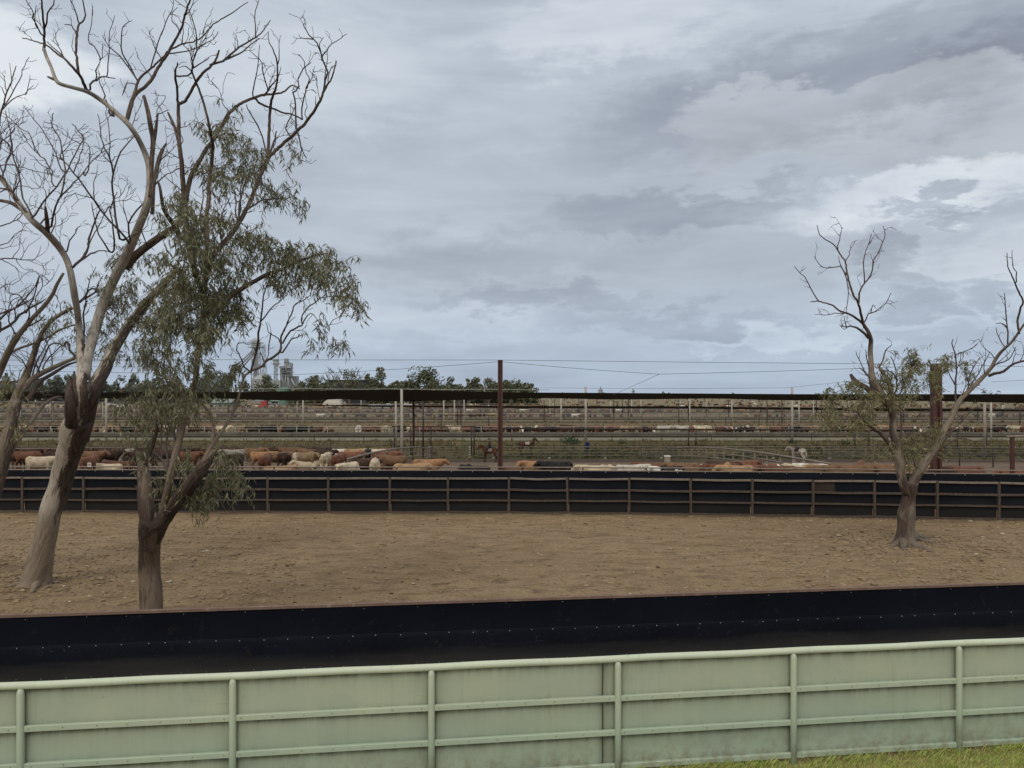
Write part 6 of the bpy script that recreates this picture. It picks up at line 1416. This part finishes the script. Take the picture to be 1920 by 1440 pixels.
for (x0, x1, y0, y1, dd) in ((527, 534, 687, 733, 0), (533, 540, 678, 735, 2), (540, 547, 686, 730, 0), (513, 530, 713, 735, -3), (545, 556, 705, 735, 3)):
    a, b = P(x0, y0, 520), P(x1, y1, 520); mb.box(((a.x + b.x) / 2, 520 + dd, (a.z + b.z) / 2), (b.x - a.x, 5 + dd * .3, a.z - b.z))
mb.build('tower', M_mill, e)
for (a, b) in (((531, 705), (548, 705)), ((526, 698), (552, 698)), ((528, 690), (549, 690))):
    p, q = P(*a, 516), P(*b, 516); mb = MB(); mb.bar(p, q, 3.5, .3); mb.bar(p + Vector((0, -1.6, 1.2)), q + Vector((0, -1.6, 1.2)), .18, .18); mb.build('walkway', M_steel2, e)
mb = MB(); lat(mb, P(517, 740, 516), P(517, 684, 516), .95, .2, 12); mb.build('elevator_frame', M_steel2, e); q = P(517.5, 679, 516); MB().box(q, (3.2, 2.6, 4)).build('elevator_head', M_mill, e); q = P(517, 682, 516); MB().box(q, (6, 3.4, .3)).build('platform', M_steel2, e)
for (a, b) in (((520, 683), (528, 694)), ((546, 710), (557, 731)), ((536, 703), (534, 726)), ((540, 706), (541, 728))): MB().tube([P(*a, 515), P(*b, 514)], .5, 6).build('pipe', M_mill, e, True)
for (px, y0) in ((537, 676), (545, 684)): q = P(px, y0, 520); MB().box(q, (2.4, 2.4, 2.6)).build('cap', M_steel2, e)
e = empty('water_tank', gx(663, 370), 'dark square topped tank behind the tree with bare branches', 'tank'); a, b = P(612, 714, 372), P(688, 733, 372)
MB().box(((a.x + b.x) / 2, 376, (a.z + g(376)) / 2), (b.x - a.x, 8, a.z - g(376))).build('shell', pm('black_poly', (.035, .04, .05), (.026, .03, .038), .4, .5), e)
mb = MB(); mb.box(((a.x + b.x) / 2, 376, a.z + .25), (b.x - a.x + .8, 8.8, .5)); mb.build('rim', M_dark, e)
q = P(1126, 730, 900); e = empty('distant_silo', gx(1126, 900), 'tiny pale grain silo with a thin spout on the horizon', 'silo'); mb = MB(); mb.loft([[(q.x + 2.6*math.cos(t), 900 + 2.6*math.sin(t), z) for t in [2*math.pi*k/12 for k in range(12)]] for z in (g(900), q.z)]); mb.build('wall', M_mill, e); MB().tube([P(1126, 725, 900), P(1127, 735, 900), P(1134, 737, 900)], .8, 5).build('spout', M_mill, e)

# ---------------------------------------------------------------- sheds and vehicles beyond the pens
def shed(px0, px1, yt, ye, d, mat, rmat, label, depth=12):
    a, b = P(px0, ye, d), P(px1, ye, d); zt = P(0, yt, d).z; zb = g(d); e = empty('shed', ((a.x + b.x) / 2, d, zb), label, 'shed')
    MB().box(((a.x + b.x) / 2, d + depth / 2, (zb + a.z) / 2), (b.x - a.x, depth, a.z - zb)).build('wall', mat, e)
    mb = MB(); mb.loft([[(x, d - .5, a.z), (x, d + depth / 2, zt), (x, d + depth + .5, a.z), (x, d + depth / 2, a.z - .05)] for x in (a.x - .5, b.x + .5)]); mb.build('roof', rmat, e)
    for k in range(3):
        t = (k + .6) / 3.6; x = a.x + (b.x - a.x) * t; MB().box((x, d - .03, zb + (a.z - zb) * .42), ((b.x - a.x) * .13, .08, (a.z - zb) * .8)).build('door', M_dark, e)
shed(398, 432, 744, 755, 330, M_grn, M_roofg, 'green shed with a pale green roof behind the forked gum'); shed(500, 590, 748, 752, 400, M_mill, M_roofg, 'long grey shed under the shade below the feed mill', 10)
e = empty('tarpaulin_shelter', gx(622, 345), 'white curved tarpaulin shelter right of the red truck', 'shelter'); a, b = P(604, 757, 345), P(640, 757, 345); mb = MB(); cx, hw = (a.x + b.x) / 2, (b.x - a.x) / 2; zt = P(0, 748, 345).z
mb.loft([[(cx + hw * math.cos(t), y, g(345) + (zt - g(345)) * math.sin(t) * 1.0) for t in [math.pi * k / 14 for k in range(15)]] for y in (345, 350, 357)]); mb.build('cover', M_white2, e)
M_glass = pm('dark_window', (.03, .035, .04), (.02, .025, .03), 2, .15, spec=.6); M_tyre = pm('tyre', (.02, .02, .02), (.03, .03, .03), 8, .9); M_wcar = pm('white_car_paint', (.72, .72, .72), (.66, .66, .66), 2, .3, spec=.5); M_rcar = pm('red_truck_paint', (.34, .035, .03), (.28, .03, .028), 2, .35, spec=.5)
def car(px, yb, d, yaw, mat, label, kind='car', name='car'):
    x = X_(px, d); e = empty(name, (x, d, g(d)), label, kind, None, R(yaw)); w_ = .88
    out = {'car': [(-2.2, .35), (-2.25, .8), (-2.15, 1.05), (-1.5, 1.5), (.3, 1.52), (1.0, 1.05), (2.0, .92), (2.2, .7), (2.2, .35)], 'ute': [(-2.4, .45), (-2.4, 1.1), (-.4, 1.12), (-.3, 1.65), (.7, 1.65), (1.25, 1.15), (2.2, 1.05), (2.35, .8), (2.35, .45)], 'truck': [(-3.2, .6), (-3.2, 1.3), (.9, 1.3), (.9, 2.9), (1.5, 3.0), (2.5, 2.7), (2.7, 1.7), (3.0, 1.2), (3.0, .6)]}[kind]
    mb = MB(); n = len(out); sc = 1.15 if kind == 'truck' else 1
    for y_, k in ((-w_ * sc, .96), (-w_ * sc * .93, 1), (w_ * sc * .93, 1), (w_ * sc, .96)):
        for (a, z) in out: mb.vert((a * k, y_, z * k + (.02 if k < 1 else 0)))
    for j in range(3):
        for k in range(n): k2 = (k + 1) % n; mb.face((j*n + k, j*n + k2, (j+1)*n + k2, (j+1)*n + k))
    mb.face(list(range(n))); mb.face([3*n + k for k in range(n)][::-1]); mb.build('body', mat, e, local=1)
    win = {'car': (-1.35, .35, 1.02, 1.42), 'ute': (-.2, .75, 1.12, 1.55), 'truck': (1.2, 2.3, 1.8, 2.6)}[kind]
    for s_ in (-1, 1): MB().box(((win[0] + win[1]) / 2, s_ * w_ * sc * 1.0, (win[2] + win[3]) / 2), (win[1] - win[0], .04, win[3] - win[2])).build('window', M_glass, e, local=1)
    for wx in ((-1.35, 1.35) if kind != 'truck' else (-2.2, -1.0, 2.0)):
        for s_ in (-1, 1):
            mb = MB(); rr = .34 if kind != 'truck' else .5; mb.tube([(wx, s_ * (w_ * sc - .12), rr), (wx, s_ * (w_ * sc + .06), rr)], rr, 16); mb.build('wheel', M_tyre, e, local=1)
car(213, 763, 318, 0, M_wcar, 'white car parked beyond the pens, left one of two seen right of the leaning trunk'); car(237, 763, 322, 180, M_wcar, 'white car parked beyond the pens, right one of two seen right of the leaning trunk')
car(462, 766, 312, 0, M_wcar, 'white ute parked beyond the pens left of the red truck', 'ute', 'ute'); car(493, 768, 290, 90, M_rcar, 'red truck facing away beyond the pens, left of the white post', 'truck', 'truck'); car(516, 764, 318, 180, M_wcar, 'white ute parked right of the red truck', 'ute', 'ute')
car(770, 762, 330, 185, M_wcar, 'white truck parked beyond the pens behind the dark shade posts', 'truck', 'truck')

# far post and rail pens
M_pal = pm('pale_pen_rail', (.42, .39, .33), (.30, .28, .24), 3, .9)
def far_fence(d, px0, px1, h, step, label, rails=2, mat=None):
    mb = MB(); x = X_(px0, d); x1 = X_(px1, d); k = 0; th = d / F * .42
    while x < x1:
        mb.box((x, d, g(d) + h * (.5 + .06 * (k % 3))), (th * 1.3, th, h * (1 + .12 * (k % 3)))); x += step * rnd.uniform(.8, 1.2); k += 1
    for j in range(rails): mb.bar((X_(px0, d), d, g(d) + h * (j + 1) / rails), (x1, d, g(d) + h * (j + 1) / rails), th * .6, th * .8)
    tag(mb.build('pen_fence', mat or M_pal), label, 'fence')
M_pink = pm('pinkish_pen_rail', (.30, .235, .19), (.20, .155, .125), 3, .9)
for (d, h, lab) in ((111, 1.5, 'behind the first cattle row'), (134, 1.4, 'across the dry strip, nearest'), (147, 1.4, 'across the dry strip, middle'), (158, 1.5, 'just before the second trough'), (182, 1.5, 'behind the second cattle row'), (196, 1.6, 'across the far pens before the third trough'), (232, 1.7, 'behind the third cattle row'), (264, 1.8, 'below the fourth trough'), (300, 1.8, 'beyond the fourth trough')):
    far_fence(d, -40, 1980, h, 4.5 * d / 110, 'thin pinkish brown pipe fence ' + lab, 2, M_pink)
far_fence(250, -40, 1000, 1.5, 5, 'pale pen fence between the third and fourth trough, left half', 2); far_fence(250, 1040, 1980, 1.5, 5, 'pale pen fence between the third and fourth trough, right half', 2)
far_fence(310, 420, 1010, 1.6, 6, 'pale horse rail fence in front of the parked vehicles', 3); far_fence(345, 1010, 1960, 1.7, 6, 'first pale far pen fence at the right', 2); far_fence(430, 1010, 1960, 2.0, 6, 'second pale far pen fence at the right', 2); far_fence(560, 1010, 1960, 2.4, 7, 'third pale far pen fence at the right', 2); far_fence(720, 1000, 1960, 3.0, 9, 'farthest pale pen fence under the horizon', 1)
M_bluep = pm('pale_blue_panel', (.32, .40, .45), (.26, .33, .38), .5, .7); e = empty('panel_fence', gx(712, 300), 'pale blue panel fence below the tree line', 'fence')
for k in range(5):
    a = X_(690 + 9.6 * k, 300); mb = MB(); mb.box((a + 1, 300, g(300) + .9), (1.9, .06, 1.3)); mb.build('panel', M_bluep, e); MB().box((a, 300.05, g(300) + .9), (.14, .14, 1.8)).build('post', M_galv, e)

# ---------------------------------------------------------------- bushes, tufts, clods
def bush(px, py, rx, ry, d, label, n=700):
    r = random.Random(int(px)); c = P(px, py, d); sx, sz = rx * d / F, ry * d / F; e = empty('bush', (c.x, d, g(d)), label, 'bush', 'bushes on the grass bank'); mb = MB()
    st = MB()
    for _ in range(7): st.tube([(c.x, d, g(d) - .1), (c.x + r.uniform(-.8, .8) * sx, d + r.uniform(-.5, .5) * sx, c.z + r.uniform(-.2, .8) * sz)], [.03, .012], 4)
    st.build('stem', M_twig, e)
    for _ in range(n):
        v = Vector((r.gauss(0, .45), r.gauss(0, .4), r.gauss(0, .45)))
        if v.length > 1: continue
        o = c + Vector((v.x * sx, v.y * sx, v.z * sz)); nrm = Vector((r.gauss(0, 1), r.gauss(0, 1), r.gauss(.4, 1))).normalized(); a = nrm.orthogonal().normalized(); b = nrm.cross(a); s_ = r.uniform(.10, .24); i = len(mb.v)
        for q in (-a, b * .6, a, -b * .6): mb.vert(o + q * s_ * .6)
        mb.face((i, i + 1, i + 2, i + 3))
    mb.build('foliage', M_bushleaf, e)
M_bushleaf = leaf_mat('bush_leaf', (.022, .042, .016), (.04, .065, .025), (.06, .085, .035))
bush(1070, 828, 19, 11, 94, 'round dark green bush on the bank right of the rusty pole'); bush(1485, 833, 12, 9, 94, 'dark green bush behind the pale grey horse'); bush(1586, 835, 17, 9, 93.5, 'dark green bush on the bank left of the right tree'); bush(1826, 837, 22, 7, 94, 'low spreading green bush on the bank right of the right tree'); bush(985, 832, 20, 5, 93, 'flat dark bush on the bank just right of the rusty pole'); bush(1168, 832, 12, 5, 94, 'small flat bush on the bank above the person in blue')
M_grassy = leaf_mat('bank_grass_blade', (.080, .080, .030), (.155, .124, .052), (.26, .19, .09)); M_weed = leaf_mat('bank_weed', (.022, .036, .015), (.038, .052, .021), (.062, .07, .032))
def tufts(name, label, d0, d1, x0, x1, n, hgt, mat, dens=None, seed=1, blades=9, wd_=.035):
    r = random.Random(seed); mb = MB()
    for _ in range(n):
        x, y = r.uniform(x0, x1), r.uniform(d0, d1)
        if dens and r.random() > dens(x, y): continue
        z = g(y); hh = hgt * r.uniform(.5, 1.25)
        for _ in range(blades):
            a = r.uniform(0, 6.28); l = r.uniform(.1, .7) * hh; b = Vector((x + r.gauss(0, .16), y + r.gauss(0, .16), z - .05)); t = b + Vector((math.cos(a) * l, math.sin(a) * l, hh * r.uniform(.6, 1.1)))
            s_ = Vector((-math.sin(a), math.cos(a), 0)) * wd_; i = len(mb.v)
            for v in (b - s_, b + s_, b.lerp(t, .6) + s_ * .8, t, b.lerp(t, .6) - s_ * .8): mb.vert(v)
            mb.face((i, i + 1, i + 2, i + 3, i + 4))
    tag(mb.build(name, mat), label, 'grass', None, 'stuff')
nz = lambda x, y, s, o: .5 + .5 * noise.noise((x * s, y * s * 1.6, o))
tufts('grass', 'dry yellow green grass growing on the bank below the feed road', 87.2, 95.6, -66, 66, 5200, .40, M_grassy, lambda x, y: (1.5 * nz(x, y, .09, 2) - .25 if y > 90 else .12) , 1)
tufts('weeds', 'dark green weeds at the foot of the grass bank', 86.3, 92.5, -66, 66, 4200, .32, M_weed, lambda x, y: (1.6 if x > -4 else .45) * nz(x, y, .13, 8) * (1 if y < 90 else .4), 2)
tufts('grass', 'pale dry grass strip between the first cattle row and the second trough', 118, 160, -112, 112, 3200, .55, M_grassy, lambda x, y: 1.3 * nz(x, y, .05, 4) - .15, 3, 7, .06)
tufts('grass', 'dry grass between the farther troughs', 182, 272, -180, 180, 2400, .8, M_grassy, lambda x, y: 1.3 * nz(x, y, .03, 6) - .25, 4, 6, .12)
M_blade = leaf_mat('lawn_blade', (.22, .37, .055), (.36, .47, .10), (.56, .50, .21))
r = random.Random(5); mb = MB()
for _ in range(30000):
    x = r.uniform(-.6, 8.2); y = fence_y(x) - abs(r.gauss(0, .0)) - r.uniform(-.02, 1.0); z = g(y) + .03
    if nz(x, y, 1.6, 1) < .36 and r.random() < .85: continue
    a = r.uniform(0, 6.28); hh = r.uniform(.02, .075) * (1.7 if abs(fence_y(x) - y) < .10 else 1); b = Vector((x, y, z - .005)); t = b + Vector((math.cos(a) * hh * .8, math.sin(a) * hh * .8, hh)); s_ = Vector((-math.sin(a), math.cos(a), 0)) * .0024; i = len(mb.v)
    for v in (b - s_, b + s_, b.lerp(t, .55) + s_ * .8 + Vector((0, 0, hh * .12)), t): mb.vert(v)
    mb.face((i, i + 1, i + 2, i + 3))
tag(mb.build('grass', M_blade), 'short green and straw lawn grass in front of the green fence', 'grass', None, 'stuff')
# clods and stones on the bare paddock
M_clod = pm('dry_clod', (.32, .235, .145), (.19, .13, .078), 4, .95, .4, 30); M_stone = pm('pale_stone', (.42, .36, .28), (.30, .25, .19), 5, .9, .3, 20); M_dung = pm('dark_clod', (.10, .068, .042), (.07, .05, .032), 5, .95)
def clod_field(name, label, n, size, mat, seed, bias=None):
    r = random.Random(seed); mb = MB()
    for _ in range(n):
        y = 12.5 + 18.5 * r.random() ** .8; x = r.uniform(-.74, .74) * y
        if bias and r.random() > bias(x, y): continue
        s_ = size * r.uniform(.45, 1.0) * (1 + 1.2 * (r.random() ** 8)); z = g(y) + .0
        mb.ball((x, y, z + s_ * .18 + paddock_h(x, y)), (s_ * r.uniform(.8, 1.5), s_ * r.uniform(.8, 1.3), s_ * r.uniform(.35, .65)), 7, 4, .35, r.uniform(0, 99))
    tag(mb.build(name, mat, None, False), label, 'clods', None, 'stuff')
def paddock_h(x, y): return edge_fade(y, -8, 37) * .03 * (noise.noise((x*.55, y*.55, 0)) + .5*noise.noise((x*.55*2.7, y*.55*2.7, 5)) + .3*noise.noise((x*.55*6, y*.55*6, 9)))
edges = lambda x, y: .22 + .78 * (1 if (x < -.28 * y or x > .30 * y or y > 29) else 0)
clod_field('clods', 'small dry earth clods scattered over the bare paddock', 9000, .045, M_clod, 3, edges); clod_field('clods', 'dark dung clods scattered over the bare paddock', 700, .034, M_dung, 4, lambda x, y: .6); clod_field('gravel', 'pale stone chips scattered over the bare paddock', 420, .03, M_stone, 6, edges)
def litter(name, label, spots, n, seed):
    r = random.Random(seed); mb = MB()
    for (px, d, rad) in spots:
        c = gx(px, d)
        for _ in range(n):
            a = r.uniform(0, 6.28); q = rad * r.random() ** .7; x, y = c.x + math.cos(a) * q * 1.2, d + math.sin(a) * q
            z = g(y) + paddock_h(x, y) + .012; L = r.uniform(.04, .30) * (.5 if r.random() < .7 else 1); t = r.uniform(0, 3.14); o = Vector((math.cos(t), math.sin(t), r.gauss(0, .08))) * L
            mb.tube([(x, y, z), Vector((x, y, z)) + o * .5 + Vector((0, 0, .012)), Vector((x, y, z)) + o], [.012, .011, .006] if r.random() < .5 else [.006, .02, .004], 4)
    tag(mb.build(name, M_litter), label, 'litter', None, 'stuff')
M_litter = pm('bark_litter', (.24, .18, .125), (.12, .085, .058), 9, .95)
litter('bark_litter', 'fallen bark strips and twigs on the dirt around the gum trees', ((68, 18.8, 1.5), (284, 15.3, 1.3), (1700, 24.4, 2.6), (-40, 20.5, 2), (150, 22, 3.5), (1790, 24.5, 3.5)), 150, 4)
ST = [(190, 1086, 11), (120, 1100, 7), (250, 1091, 8), (205, 1062, 6), (42, 1108, 8), (318, 1092, 9), (108, 973, 6), (300, 1100, 7), (775, 1095, 6), (855, 1071, 4), (1420, 1052, 5), (1552, 1072, 5), (1648, 1010, 7), (1843, 1008, 7), (1830, 1040, 7), (1760, 1015, 9), (1880, 1002, 8), (1820, 978, 7), (1500, 1010, 6), (1573, 1005, 7), (60, 985, 6), (150, 1000, 6), (360, 1120, 6), (168, 1119, 8), (28, 1122, 7), (1290, 1030, 5)]
for k, (px, py, s_) in enumerate(ST):
    d = dist_ground(py); q = gx(px, d); sz = s_ * d / F * .5; mb = MB(); mb.ball((q.x, d, q.z + sz * .25), (sz * 1.25, sz, sz * .5), 10, 6, .3, k * 3.1)
    tag(mb.build('stone', M_stone if k in (8, 9) or k % 3 else M_clod, None, True), 'loose stone or hard clod lying on the bare dirt of the paddock', 'stone', 'larger stones on the paddock dirt')
